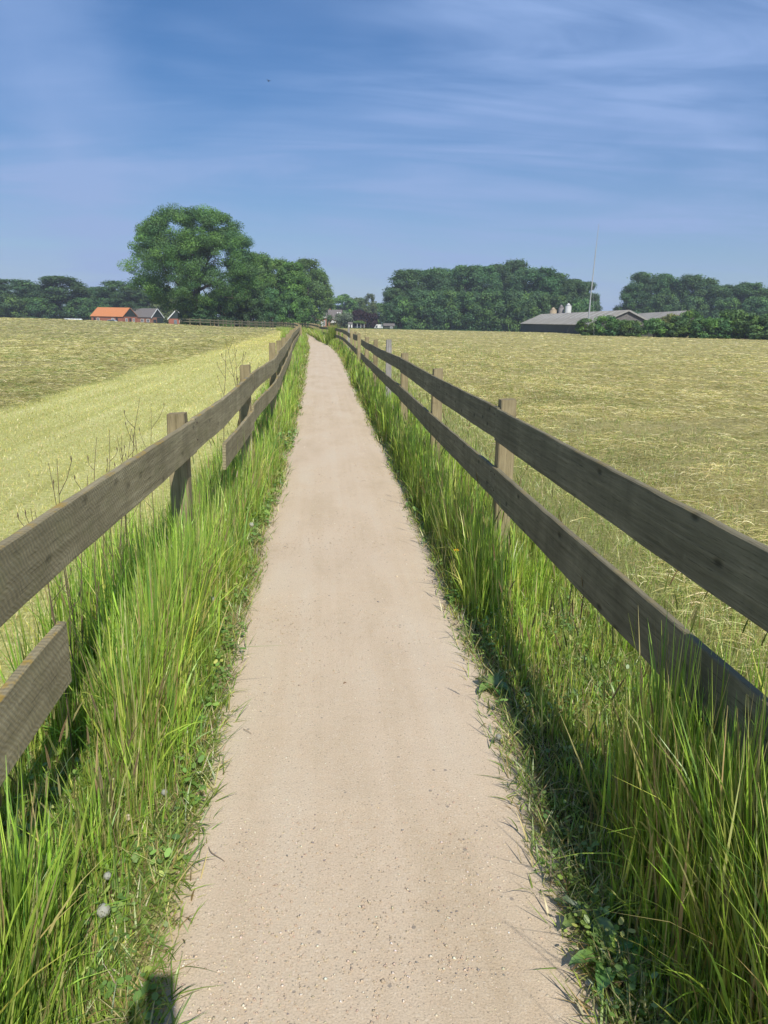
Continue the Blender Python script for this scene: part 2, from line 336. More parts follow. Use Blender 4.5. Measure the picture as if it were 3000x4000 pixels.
# ------------------------------------------------------------------ ribbons (blades, strands, leaves)
def ribbons(P, az, H, lean, Wd, seg, droop, C0, C1, face=None, arch=0., zlift=None):
    """P base (N,3); az lean azimuth; H length; lean 0..1 horizontal share; droop bends the tip over"""
    n = len(P); t = np.linspace(0, 1, seg+1)[None, :]
    dx, dy = np.cos(az)[:, None], np.sin(az)[:, None]; H = H[:, None]; lean = np.asarray(lean)[:, None]; droop = np.asarray(droop)[:, None]
    hor = H*(lean*t+droop*t**2.2); ver = H*(np.sqrt(np.maximum(1-lean**2, .02))*t-droop*.75*t**2.6)
    if zlift is not None: ver = zlift[:, None]*4*t*(1-t)+H*lean*0+H*droop*0
    fx = P[:, 0:1]+dx*hor; fy = P[:, 1:2]+dy*hor; fz = P[:, 2:3]+ver
    if face is None: face = az+np.pi/2+rng.normal(0, .9, n)
    sx, sy = np.cos(face)[:, None], np.sin(face)[:, None]
    w = Wd[:, None]*.5*np.clip(1.02-t**2.2, .06, 1)*(.65+.35*np.minimum(t*4, 1))
    L = np.stack([fx-sx*w, fy-sy*w, fz], -1); Rr = np.stack([fx+sx*w, fy+sy*w, fz], -1)
    V = np.stack([L, Rr], 2).reshape(n, (seg+1)*2, 3)
    base = (np.arange(n)*(seg+1)*2)[:, None, None]
    k = (np.arange(seg)*2)[None, :, None]
    Q = base+k+np.array([0, 1, 3, 2])[None, None, :]
    tt = np.repeat(np.broadcast_to(t, (n, seg+1))[:, :, None], 2, 2).reshape(n, (seg+1)*2, 1)
    C = C0[:, None, :]*(1-tt)+C1[:, None, :]*tt
    return V.reshape(-1, 3), Q.reshape(-1, 4), C.reshape(-1, 3)
def merge(L):
    V = []; Q = []; C = []; o = 0
    for v, q, c in L: V.append(v); Q.append(q+o); C.append(c); o += len(v)
    return np.concatenate(V), np.concatenate(Q), np.concatenate(C)
def powy(n, y0, y1, p):
    u = rng.random(n); return ((y0**(1-p))*(1-u)+(y1**(1-p))*u)**(1/(1-p))
def pick(n, cols, wts, jit=.15):
    c = np.array(cols)[rng.choice(len(cols), n, p=np.array(wts)/sum(wts))]
    return c*(1+rng.normal(0, jit, (n, 1)))*(1+rng.normal(0, .04, (n, 3)))
GREEN = [(.25, .38, .045), (.33, .46, .058), (.15, .27, .055), (.40, .45, .075), (.54, .49, .14), (.60, .48, .24)]
GW = [30, 28, 18, 14, 6, 3]

grass_mat = leafmat('grass blades', .36, .45, .05)
hay_mat = leafmat('cut hay', .25, .6, .03)

def verge(side, n_cl, per, y0, y1):
    """tufts of tall verge grass along one side of the path"""
    cy = powy(n_cl, y0, y1, 1.25)
    u = rng.random(n_cl)
    if side > 0:
        e = edgeR(cy); f = fenceR(cy); cx = e-.02+u**.9*(f-e+.55); s = (cx-e)/np.maximum(f-e, .2)
    else:
        e = edgeL(cy); f = fenceL(cy); cx = e+.02-u**.9*(e-f+.42); s = (e-cx)/np.maximum(e-f, .2)
    patch = fbm(cx, cy, 1.5, 3, 60+side)
    if side > 0: hh = (.06+.32*sstep(.12-.09*sstep(2.6, 4, cy), .72-.18*sstep(2.6, 4, cy), s))*(.36+1.05*sstep(.34, .64, patch))*(1+.75*sstep(2.2, 1.75, cy)*sstep(.45, .85, s))
    else: hh = (.06+.31*sstep(.12, .78, s))*(.32+1.05*sstep(.36, .62, patch))*(.42+.58*sstep(1.7, 2.7, cy)+.72*sstep(1.75, 2.2, cy)*sstep(6.2, 4.6, cy)*sstep(.45, .8, s)+.60*sstep(2.3, 1.8, cy)*sstep(.62, .88, s))
    beyond = s > 1.05
    hh = np.where(beyond, hh*(.60 if side > 0 else .62), hh)*rng.lognormal(0, .28, n_cl)
    hh = np.minimum(hh*(1+.3*sstep(15, 40, cy)), np.where(cy < 2.6, .82 if side > 0 else .70, np.where(cy < 6.5, .60 if side > 0 else .78, .58)))
    keep = rng.random(n_cl) < np.where(beyond, .5, .35+.6*sstep(.32, .55, patch))*(.55+.45*sstep(.0, .3, s)); cx, cy, hh, s, patch, e = cx[keep], cy[keep], hh[keep], s[keep], patch[keep], e[keep]
    n = len(cx); ci = np.repeat(np.arange(n), per); N_ = len(ci)
    spread = .012+.018*rng.random(N_); d = np.abs(cy[ci])
    x = cx[ci]+rng.normal(0, 1, N_)*spread*(1+d*.03); y = cy[ci]+rng.normal(0, 1, N_)*spread*(1+d*.05)
    H = hh[ci]*rng.uniform(.45, 1.02, N_)
    lod = np.maximum(1, (d/5.)**.62)
    Wd = rng.uniform(.0028, .0088, N_)*lod*(.7+.5*np.minimum(H/.3, 1.4))
    az_c = rng.uniform(0, 2*np.pi, n); out = np.pi if side > 0 else 0.
    edge = np.clip(1-s/.30, 0, 1)[ci]
    az = np.where(rng.random(N_) < .06+.7*edge, out+rng.normal(0, .8, N_), az_c[ci]+rng.normal(0, 1.7, N_))
    lean = np.clip(rng.beta(1.3, 7, N_)*.7+edge*.5*rng.random(N_)*(H < .14)+(rng.random(N_) < .05)*rng.random(N_)*.6*(H < .3), 0, .95)
    droop = np.clip(rng.gamma(1.2, .08, N_)+edge*.12, 0, .7)*(rng.random(N_) < .6)+(rng.random(N_) < .08)*rng.uniform(.3, .7, N_)*(H < .33)
    C0 = (.35*pick(n, GREEN, GW, .12)[ci]+.65*pick(N_, GREEN, GW, .2))*(1+rng.normal(0, .2, (N_, 1)))*(1.0+.25*(fbm(x, y, 2.2, 2, 66)-.5))[:, None]
    dry = rng.random(N_) < .07+.12*(hh[ci] < .16)+.14*sstep(.5, .7, fbm(x, y, 1.2, 2, 68))+(.10*sstep(3.2, 2.2, y) if side < 0 else 0); C0[dry] = pick(dry.sum(), [(.40, .34, .14), (.34, .25, .12), (.48, .44, .20)], [1, 1, 1])
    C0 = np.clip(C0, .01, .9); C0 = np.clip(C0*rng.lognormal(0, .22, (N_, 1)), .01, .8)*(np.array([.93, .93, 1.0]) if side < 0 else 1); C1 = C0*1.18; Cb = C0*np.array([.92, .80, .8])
    z = np.maximum(terrain(x, y), -.005)
    return ribbons(np.stack([x, y, z], -1), az, H, lean, Wd, 5, droop, Cb, C1)
def short_cover(side, n, y0, y1):
    """low matted leaves and thatch between the tufts, thin at the path edge"""
    y = powy(n, y0, y1, 1.35); u = rng.random(n)
    if side > 0: e = edgeR(y); f = fenceR(y); x = e-.10*rng.random(n)**3+u*(f-e+.75)
    else: e = edgeL(y); f = fenceL(y); x = e+.10*rng.random(n)**3-u*(e-f+.6)
    d = y; lod = np.maximum(1, (d/4)**.7)
    H = rng.uniform(.02, .10, n)*(1+.2*lod); Wd = rng.uniform(.003, .007, n)*lod
    C = pick(n, [(.18, .26, .045), (.26, .33, .06), (.12, .18, .04), (.42, .35, .16), (.34, .23, .11), (.20, .14, .08), (.55, .48, .24)], [24, 22, 12, 11, 8, 6, 8], .2)
    return ribbons(np.stack([x, y, np.maximum(terrain(x, y), -.005)+.002], -1), rng.uniform(0, 2*np.pi, n), H, rng.uniform(.3, .97, n), Wd, 3, rng.uniform(0, .3, n), C, C*1.08)
def leaflets(side, n, y0, y1):
    """small rounded leaves of clover and other low plants"""
    nc = n//9; y = powy(nc, y0, y1, 1.5); u = rng.random(nc)**.8
    if side > 0: e = edgeR(y); f = fenceR(y); x = e-.03+u*(f-e+.5)
    else: e = edgeL(y); f = fenceL(y); x = e+.03-u*(e-f+.3)
    k = rng.random(nc) < (.25+.9*sstep(.45, .6, fbm(x, y, 1.1, 2, 80+side))); x, y = x[k], y[k]; nc = len(x)
    ci = np.repeat(np.arange(nc), 9); m_ = len(ci); px = x[ci]+rng.normal(0, .022, m_); py = y[ci]+rng.normal(0, .022, m_); lod = np.maximum(1, (py/3)**.6)
    s_ = rng.uniform(.004, .011 if side > 0 else .015, m_)*lod; hz_ = rng.uniform(.01, .10, m_)*rng.uniform(.4, 1.3, nc)[ci]; a = rng.uniform(0, 6.28, m_); tx, ty = rng.normal(0, .35, m_), rng.normal(0, .35, m_)
    z = np.maximum(terrain(px, py), -.005)+hz_; ang = np.linspace(0, 2*np.pi, 7)[:-1]; V = []
    for g in ang:
        dx_ = np.cos(g)*s_; dy_ = np.sin(g)*s_*.72; wx = dx_*np.cos(a)-dy_*np.sin(a); wy = dx_*np.sin(a)+dy_*np.cos(a); V.append(np.stack([px+wx, py+wy, z+wx*tx+wy*ty], -1))
    V = np.stack(V, 1); Q = np.array([[0, 1, 2, 3], [0, 3, 4, 5]])[None]+(np.arange(m_)*6)[:, None, None]
    C = np.repeat((pick(nc, [(.20, .31, .07), (.27, .37, .08), (.15, .24, .06), (.45, .46, .13)], [5, 4, 4, 1.2], .15)[ci])*(1+rng.normal(0, .12, (m_, 1))), 6, 0)
    return V.reshape(-1, 3), Q.reshape(-1, 4), C
def seed_stalks(side, n, y0, y1):
    y = powy(n, y0, y1, 1.2)
    if side > 0: e = edgeR(y); f = fenceR(y); x = e+.08+rng.random(n)*(f-e+.5)
    else: e = edgeL(y); f = fenceL(y); x = e-.10-rng.random(n)*(e-f+.3)
    H = rng.uniform(.38, .66, n)*(1 if side > 0 else .92); az = rng.uniform(0, 2*np.pi, n); lean = rng.uniform(0, .25, n); dr = rng.uniform(.02, .22, n)
    lod = np.maximum(1, (y/4)**.6); B = np.stack([x, y, terrain(x, y)], -1)
    C = pick(n, [(.13, .19, .05), (.24, .24, .09), (.32, .24, .12)], [5, 3, 2])
    A = ribbons(B, az, H, lean, .0026*lod, 6, dr, C, C)
    # seed heads near the tip: short thick ribbons crossing
    t = .84; hor = H*(lean*t+dr*t**2.2); ver = H*(np.sqrt(1-lean**2)*t-dr*.75*t**2.6)
    T = B+np.stack([np.cos(az)*hor, np.sin(az)*hor, ver], -1); Ch = pick(n, [(.20, .22, .07), (.30, .22, .13), (.36, .32, .16)], [4, 3, 3])
    out = [A]
    for k in range(3):
        out.append(ribbons(T, az, H*.17, np.clip(lean+dr*1.2, 0, .9), .0075*lod, 3, dr*.3, Ch, Ch, face=np.full(n, k*1.05)+az))
    return merge(out)
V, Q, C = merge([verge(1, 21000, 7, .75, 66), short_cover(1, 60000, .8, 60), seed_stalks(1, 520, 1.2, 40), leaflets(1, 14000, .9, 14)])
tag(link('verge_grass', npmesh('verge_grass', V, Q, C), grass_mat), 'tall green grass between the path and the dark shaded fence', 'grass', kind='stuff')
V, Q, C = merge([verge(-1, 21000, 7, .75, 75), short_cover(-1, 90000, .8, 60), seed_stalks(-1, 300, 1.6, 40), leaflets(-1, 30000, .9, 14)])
tag(link('verge_grass', npmesh('verge_grass', V, Q, C), grass_mat), 'green grass and weeds between the path and the sunlit lichened fence', 'grass', kind='stuff')
# rough grass at the bend of the path and along the far fences
n = 26000; s = rng.random(n); yb = 54+s*52
side = rng.random(n) < .55
xb = np.where(side, np.interp(yb, PY, PR)+rng.random(n)**1.3*1.6+.02, np.interp(yb, PY, PL)-rng.random(n)**1.3*1.9-.02)
B = np.stack([xb, yb, np.maximum(terrain(xb, yb), -.01)], -1)
Hb = rng.uniform(.25, .75, n)*(.6+.8*fbm(xb, yb, .8, 2, 70))*np.where(side & (yb < 78), 1.35, 1); Cb = pick(n, GREEN, [20, 20, 16, 16, 12, 8], .2)
V, Q, C = ribbons(B, rng.uniform(0, 6.28, n), Hb, rng.uniform(0, .4, n), rng.uniform(.02, .05, n), 3, rng.uniform(0, .3, n), Cb*.9, Cb*1.1)
tag(link('rough_grass', npmesh('rough_grass', V, Q, C), grass_mat), 'rough tall grass where the path bends away', 'grass', kind='stuff')

# ------------------------------------------------------------------ hay and stubble
def field_pts(n, y0, y1, p, xl, xr):
    y = powy(n, y0, y1, p); d0 = xl(y); d1 = xr(y); x = d0+rng.random(n)*(d1-d0); return x, y
def hay(n, y0, y1, p, xl, xr, seed, lift=.02, side=1):
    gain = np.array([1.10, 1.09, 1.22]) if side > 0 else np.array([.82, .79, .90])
    x, y = field_pts(n, y0, y1, p, xl, xr); d = np.hypot(x, y)
    if side > 0: k = sstep(1.9, 3.4, x+.9*(vnoise(x, y, .4, 9)-.5))
    else: k = sstep(-5.15, -5.7, x+.5*(vnoise(x, y, .35, 8)-.5))
    k = k*(.35+.75*sstep(.35, .55, fbm(x, y, .9, 3, seed)))
    g = rng.random(n) < k; x, y, d = x[g], y[g], d[g]; n = len(x)
    lod = np.maximum(1, (d/7)**.8); ll = np.maximum(1, (d/14)**.45)
    Lh = rng.uniform(.07, .24, n)*ll; Wd = rng.uniform(.002, .0042, n)*lod
    az = np.arctan2(vnoise(x, y, 1.1, seed+2)-.5, vnoise(x, y, 1.1, seed+3)-.5)+rng.normal(0, .9, n)
    zl = rng.uniform(.0, .035, n)*ll**.5; z0 = terrain(x, y)+rng.random(n)*lift*ll**.4
    tone = .65*fbm(x, y, 1.4, 3, seed+9)+.35*fbm(x, y, .12, 2, seed+19)
    C = pick(n, [(.68, .61, .24), (.56, .53, .17), (.36, .38, .10), (.85, .78, .42), (.44, .36, .14)], [30, 26, 16, 16, 8], .18)*np.clip(.30+1.35*tone, .3, 1.5)[:, None]*gain
    gr = rng.random(n) < .22*sstep(.5, .62, fbm(x, y, .5, 2, seed+12)); C[gr] = pick(gr.sum(), [(.14, .21, .04), (.22, .28, .06)], [1, 1])
    # each strand bends sideways as well, so that it curls
    v, q, c = ribbons(np.stack([x, y, z0], -1), az, Lh, np.full(n, .95), Wd, 4, rng.uniform(-.25, .25, n), C, C*1.05, zlift=zl)
    v = v.reshape(n, 5, 2, 3); t = np.linspace(0, 1, 5)[None, :, None]; cu = (rng.normal(0, .22, n)*Lh)[:, None, None]*t**2
    v[..., 0] += -np.sin(az)[:, None, None]*cu; v[..., 1] += np.cos(az)[:, None, None]*cu
    tw = rng.uniform(-1, 1, n)[:, None]*Wd[:, None]*.8; v[:, :, 1, 2] += tw
    e = terrain(v[:, :, 0, 0], v[:, :, 0, 1])+.004; lowv = np.maximum(0, e[:, :, None]-v[..., 2]); v[..., 2] += lowv
    return v.reshape(-1, 3), q, c
def stubble(n, y0, y1, p, xl, xr, cols, wts, test, hs=(.015, .05)):
    x, y = field_pts(n, y0, y1, p, xl, xr); g = test(x, y); x, y = x[g], y[g]; n = len(x); d = np.hypot(x, y)
    lod = np.maximum(1, (d/6)**.85); C = pick(n, cols, wts, .22)*(.62+.45*fbm(x, y, .8, 2, 90)+.35*fbm(x*2.6, y*.08, 1, 3, 93))[:, None]
    return ribbons(np.stack([x, y, terrain(x, y)], -1), rng.uniform(0, 6.28, n), rng.uniform(*hs, n)*np.maximum(1, (d/12)**.35), rng.uniform(.05, .75, n),
                   rng.uniform(.0025, .005, n)*lod, 2, rng.uniform(0, .2, n), C*.85, C*1.1)
V, Q, C = merge([hay(150000, 2.2, 40, 1.35, lambda y: np.full_like(y, 1.9), lambda y: .85*y+2.5, 101),
                 hay(120000, 12, 150, 1.5, lambda y: np.full_like(y, 2.0), lambda y: .80*y+2.5, 111),
                 hay(9000, 2.2, 60, 1.4, lambda y: np.full_like(y, 1.3), lambda y: np.full_like(y, 3.), 121)])
tag(link('cut_hay', npmesh('cut_hay', V, Q, C), hay_mat), 'mown hay spread to dry across the wide meadow behind the shaded fence', 'hay', kind='stuff')
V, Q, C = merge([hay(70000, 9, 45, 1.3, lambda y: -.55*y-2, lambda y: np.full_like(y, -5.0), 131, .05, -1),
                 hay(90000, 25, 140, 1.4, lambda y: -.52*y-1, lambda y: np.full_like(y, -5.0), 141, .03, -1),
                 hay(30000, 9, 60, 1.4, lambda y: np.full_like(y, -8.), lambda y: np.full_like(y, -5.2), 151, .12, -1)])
tag(link('cut_hay', npmesh('cut_hay', V, Q, C), hay_mat), 'mown hay lying in the meadow beyond the pale mown strip', 'hay', kind='stuff')
SC1 = [(.80, .72, .26), (.68, .68, .19), (.90, .84, .48), (.50, .56, .13), (.85, .68, .38)]
V, Q, C = merge([stubble(125000, 1.6, 70, 1.35, lambda y: np.full_like(y, -6.2), lambda y: fenceL(y)-.25, SC1, [30, 26, 20, 14, 8], lambda x, y: rng.random(len(x)) > .8*sstep(-5.3, -5.9, x)),
                 stubble(20000, 40, 108, 1.2, lambda y: np.full_like(y, -6.4), lambda y: fenceL(y)-.3, SC1, [30, 26, 20, 14, 8], lambda x, y: x < fenceL(y)-.2)])
tag(link('stubble', npmesh('stubble', V, Q, C), grass_mat), 'pale yellow-green stubble of the mown strip beside the lichened fence', 'grass', kind='stuff')
SC2 = [(.40, .42, .12), (.28, .38, .07), (.58, .53, .25), (.20, .30, .05), (.46, .34, .18)]
V, Q, C = stubble(110000, 1.2, 60, 1.35, lambda y: np.full_like(y, 1.15), lambda y: np.full_like(y, 4.6)+.12*y, SC2, [26, 26, 16, 18, 9], lambda x, y: (x > fenceR(y)+.1) & (rng.random(len(x)) > .75*sstep(2.4, 4.2, x)), (.03, .13))
tag(link('stubble', npmesh('stubble', V, Q, C), grass_mat), 'short green and straw stubble along the field side of the shaded fence', 'grass', kind='stuff')

# ------------------------------------------------------------------ loose gravel on the path
def pebbles(n, name, mt, size, y0, y1, p, zt):
    y = powy(n, y0, y1, p); e0, e1 = edgeL(y), edgeR(y)
    u = rng.random(n); eb = rng.random(n) < .6; u = np.where(eb, np.where(rng.random(n) < .5, u**2*.35, 1-u**2*.35), u)
    x = e0+u*(e1-e0); s = rng.uniform(*size, n)*np.maximum(1, (y/3)**.4)*rng.lognormal(0, .25, n)
    o = np.array([(1, 0, 0), (0, 1, 0), (-1, 0, 0), (0, -1, 0), (0, 0, 1), (0, 0, -1)], float)
    f = np.array([(0, 1, 4), (1, 2, 4), (2, 3, 4), (3, 0, 4), (1, 0, 5), (2, 1, 5), (3, 2, 5), (0, 3, 5)])
    a = rng.uniform(0, 6.28, n); v = o[None]*rng.uniform(.6, 1.3, (n, 6, 1))*np.array([1, .8, .55]); ca, sa = np.cos(a)[:, None], np.sin(a)[:, None]
    vx = v[..., 0]*ca-v[..., 1]*sa; vy = v[..., 0]*sa+v[..., 1]*ca
    u2_ = (x-e0)/(e1-e0); zc = .018*(1-(2*u2_-1)**2)-.012+.007
    V = np.stack([x[:, None]+vx*s[:, None], y[:, None]+vy*s[:, None], zc[:, None]+(v[..., 2]*.9+.25)*s[:, None]], -1).reshape(-1, 3)
    F = (f[None]+(np.arange(n)*6)[:, None, None]).reshape(-1, 3)
    C = np.repeat(pick(n, [(.58, .47, .34), (.68, .60, .48), (.46, .37, .27), (.27, .24, .22), (.74, .69, .60)], [34, 14, 18, 4, 1], .1), 6, 0)
    return npmesh(name, V, F, np.clip(C, .02, .8), True, 3)
stone, t, o = mat('pebbles'); a = N(t, 'ShaderNodeAttribute', attribute_name='tint'); principled(t, o, a.outputs[0], .8, None, spec=.25)
tag(link('gravel', pebbles(20000, 'gravel', stone, (.0016, .0042), 1.1, 16, 1.4, 0), stone), 'loose grit and small pebbles on the tan path', 'gravel', kind='stuff')


# ------------------------------------------------------------------ weathered wood
def wood(name, dark, light, grain=(1.2, 34, 34), ribs=0., lichen=0., knots=.5, bump=.6, green=.0):
    mt, t, o = mat(name); tcn = N(t, 'ShaderNodeTexCoord'); oi = N(t, 'ShaderNodeObjectInfo')
    ad_ = N(t, 'ShaderNodeVectorMath', operation='ADD'); LK(t, tcn.outputs['Object'], ad_.inputs[0])
    sc_ = N(t, 'ShaderNodeVectorMath', operation='SCALE'); LK(t, oi.outputs['Random'], sc_.inputs['Scale']); sc_.inputs[0].default_value = (37, 11, 5)
    LK(t, sc_.outputs[0], ad_.inputs[1]); P = ad_.outputs[0]
    g = noise(t, mapping(t, P, grain), 1.6, 7, .68, .35); b = noise(t, P, 3.2, 5, .6, .4); f = noise(t, mapping(t, P, tuple(v*3.2 for v in grain)), 2., 4, .7)
    c = ramp(t, g, [(.28, dark), (.52, [(x+y)/2 for x, y in zip(dark, light)]), (.74, light)])
    c = mixc(t, mrange(t, b, .35, .7, 0, .55), c, [v*.62 for v in dark])
    c = mixc(t, mrange(t, f, .56, .68, 0, .75), c, [v*.35 for v in dark]); stn = noise(t, mapping(t, P, (5, 5, .9)), 1.3, 5, .6); c = mixc(t, mrange(t, stn, .5, .72, 0, .45), c, [v*.7 for v in dark])
    h = maths(t, 'ADD', maths(t, 'MULTIPLY', g, .7), maths(t, 'MULTIPLY', f, .4))
    if knots:
        v = N(t, 'ShaderNodeTexVoronoi', voronoi_dimensions='2D'); v.inputs['Scale'].default_value = 3.4; LK(t, mapping(t, P, (.8, 1.5, 1.5), (math.pi/2, 0, 0)), v.inputs['Vector'])
        k = mrange(t, v.outputs['Distance'], .03, .085, 1, 0); c = mixc(t, maths(t, 'MULTIPLY', k, knots), c, [x*.28 for x in dark])
        h = maths(t, 'SUBTRACT', h, maths(t, 'MULTIPLY', k, .5))
    if ribs:
        w = N(t, 'ShaderNodeTexWave', wave_type='BANDS', bands_direction='X'); w.inputs['Scale'].default_value = 34; w.inputs['Distortion'].default_value = 9; w.inputs['Detail'].default_value = 3
        w.inputs['Detail Scale'].default_value = .5
        LK(t, mapping(t, P, (.55, 1, .9), (0, .5, 0)), w.inputs['Vector'])
        h = maths(t, 'ADD', h, maths(t, 'MULTIPLY', w.outputs[1], ribs)); c = mixc(t, maths(t, 'MULTIPLY', mrange(t, w.outputs[1], .2, .8, 1, 0), .28), c, [x*.5 for x in dark])
    if green: c = mixc(t, mrange(t, noise(t, mapping(t, P, (1.5, 1, 3)), 4, 4), .5, .7, 0, green), c, (.20, .20, .08))
    if lichen:
        ge = N(t, 'ShaderNodeNewGeometry'); sx = N(t, 'ShaderNodeSeparateXYZ'); LK(t, ge.outputs['True Normal'], sx.inputs[0])
        top = maths(t, 'GREATER_THAN', sx.outputs[2], .5)
        ln = maths(t, 'MULTIPLY', top, mrange(t, noise(t, P, 9, 6, .7), .52, .62, 0, lichen))
        c = mixc(t, maths(t, 'MULTIPLY', top, .35), c, (.22, .17, .10)); c = mixc(t, ln, c, (.36, .24, .05))
        sp2 = mrange(t, noise(t, P, 38, 3, .6), .66, .72, 0, .5*lichen); c = mixc(t, sp2, c, (.34, .33, .22))
    principled(t, o, c, .88, h, bump, .004, .2); return mt
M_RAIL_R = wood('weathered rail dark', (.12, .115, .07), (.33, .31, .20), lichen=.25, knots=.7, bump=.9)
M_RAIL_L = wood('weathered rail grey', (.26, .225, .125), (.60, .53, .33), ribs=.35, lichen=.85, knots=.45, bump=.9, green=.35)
M_POST = wood('weathered post', (.21, .17, .09), (.48, .40, .24), grain=(30, 30, 1.0), lichen=.35, knots=.2)
M_POST_P = wood('silver post', (.26, .24, .22), (.46, .44, .41), grain=(30, 30, 1.0), lichen=.2, knots=.2)
M_NAIL = flat('rusty steel', (.09, .06, .045), .6)

def rail(parent, y0, y1, zt, zb, side, fn, mt, dz=(0, 0), thick=.026, name='rail', off=0.):
    """one board nailed on the path side of the posts; local X runs along the board"""
    def pt(y): return Vector((float(fn(y)), y, 0))
    A, B = pt(y0), pt(y1); ax = (B-A).normalized(); L = (B-A).length; ny_ = Vector((-ax.y, ax.x, 0))
    z0 = float(terrain(A.x, A.y)) if y0 > 60 else 0.; z1 = float(terrain(B.x, B.y)) if y0 > 60 else 0.
    n = max(3, int(L/.10)) if y0 < 30 else 4; r = random.Random(int(y0*100)+int(zt*1000)+side*7)
    ph = [r.uniform(0, 6.3) for _ in range(6)]; V = []; F = []
    for i in range(n+1):
        s = i/n; p = pt(y0+(y1-y0)*s); lo = (p-A).dot(ny_); lx = (p-A).dot(ax)
        z = z0*(1-s)+z1*s+dz[0]*(1-s)+dz[1]*s-.012*math.sin(math.pi*s)
        wv = .003*math.sin(s*L*1.6+ph[0])+.001*math.sin(s*L*5.3+ph[1])
        t1 = zt+z+.0012*math.sin(s*L*4+ph[2])+.001*math.sin(s*L*17+ph[3])+r.uniform(-.0012, .0012); b1 = zb+z+.0012*math.sin(s*L*4+ph[4])+.001*math.sin(s*L*15+ph[5])
        lo += wv+(-side)*off; w = thick/2; cup = .003*math.sin(s*L*.9+ph[5])
        sec = [(lo-w+cup, b1+.003), (lo-w+.002+cup, b1), (lo+w-.002, b1), (lo+w, b1+.003), (lo+w-cup, t1-.004), (lo+w-.004, t1), (lo-w+.004, t1), (lo-w, t1-.004)]
        V += [(lx, a, b) for a, b in sec]
    for i in range(n):
        for k in range(8): F.append((i*8+k, i*8+(k+1) % 8, i*8+8+(k+1) % 8, i*8+8+k))
    F += [tuple(range(7, -1, -1)), tuple(n*8+k for k in range(8))]
    me = bpy.data.meshes.new(name); me.from_pydata(V, [], F); me.update()
    bm = bmesh.new(); bm.from_mesh(me); bmesh.ops.recalc_face_normals(bm, faces=bm.faces); bm.to_mesh(me); bm.free()
    o = link(name, me, mt, parent); o.location = A+Vector((0, 0, 0)); o.rotation_euler.z = math.atan2(ax.y, ax.x); return o
def post(parent, x, y, h, mt, w=.10, lean=(0, 0), rz=0., chamfer=.006):
    m_ = MB(); r = random.Random(int(y*77)+int(x*31)); n = 7; bm = m_.bm; rings = []
    for i in range(n+1):
        s = i/n; z = -.25+(h+.25)*s; ww = w/2*(1+r.uniform(-.02, .02)); c = chamfer
        if i == n: ww -= .004
        pts = [(-ww, -ww+c), (-ww+c, -ww), (ww-c, -ww), (ww, -ww+c), (ww, ww-c), (ww-c, ww), (-ww+c, ww), (-ww, ww-c)]
        tilt = r.uniform(-.004, .004) if i == n else 0
        rings.append([bm.verts.new((a+lean[0]*z, b+lean[1]*z, z+(a*.06+tilt if i == n else 0))) for a, b in pts])
    for p, q in zip(rings, rings[1:]):
        for k in range(8): bm.faces.new([p[k], p[(k+1) % 8], q[(k+1) % 8], q[k]])
    bm.faces.new(rings[0][::-1]); bm.faces.new(rings[-1])
    o = m_.build('post', mt, parent); o.location = (x, y, float(terrain(x, y)) if y > 60 else 0.); o.rotation_euler.z = rz; return o
def nails(parent, pts, side):
    for x, y, z in pts: MB().ball((x-side*.014, y, z), .0055, (.5, 1, 1), 1).build('nail', M_NAIL, parent)
def fence(label, group, side, fn, posts, rails, mr, mp, pw=.10, tall={}):
    y0 = min(p[0] for p in posts); x0 = float(fn(y0)); root = empty('wooden_fence', (0, 0, 0), label=label, cat='fence', group=group)
    for p in posts:
        y, h = p[0], p[1]; x = float(fn(y))+side*(.026/2+pw/2+.003); r = random.Random(int(y*13)+side)
        sl = (float(fn(y+.5))-float(fn(y-.5)))
        post(root, x, y, h, M_POST_P if len(p) > 2 and p[2] == 'p' else mp, pw*r.uniform(.94, 1.05), (r.uniform(-.012, .012)+(p[3] if len(p) > 3 else 0), r.uniform(-.012, .012)), -math.atan(sl))
    for (a, b, zt, zb, d0, d1) in rails: rail(root, a, b, zt, zb, side, fn, mr, (d0, d1))
    return root
# right-hand fence as far as its gap
fr = fence('dark shaded wooden fence close along the path, its top board ending at a gap', 'wooden fences beside the path', 1, fenceR,
      [(1.45, 1.15), (4.40, 1.152), (7.29, 1.15), (10.3, 1.178), (12.8, 1.30, 'p'), (16.3, 1.207), (19.3, 1.20)],
      [(-.8, 4.375, 1.10, .907, 0, 0), (4.38, 10.2, 1.105, .915, 0, .012), (10.21, 16.4, 1.108, .935, .015, -.01), (16.41, 21.0, 1.10, .94, 0, .0),
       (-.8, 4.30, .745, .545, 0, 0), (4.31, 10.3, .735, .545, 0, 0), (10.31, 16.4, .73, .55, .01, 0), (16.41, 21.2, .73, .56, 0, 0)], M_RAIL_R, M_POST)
nails(fr, [(float(fenceR(y)), y, z) for y in (4.33, 4.43) for z in (.95, 1.06, .60, .70)]+[(float(fenceR(y)), y, z) for y in (1.45, 7.3) for z in (.95, 1.06)], 1)
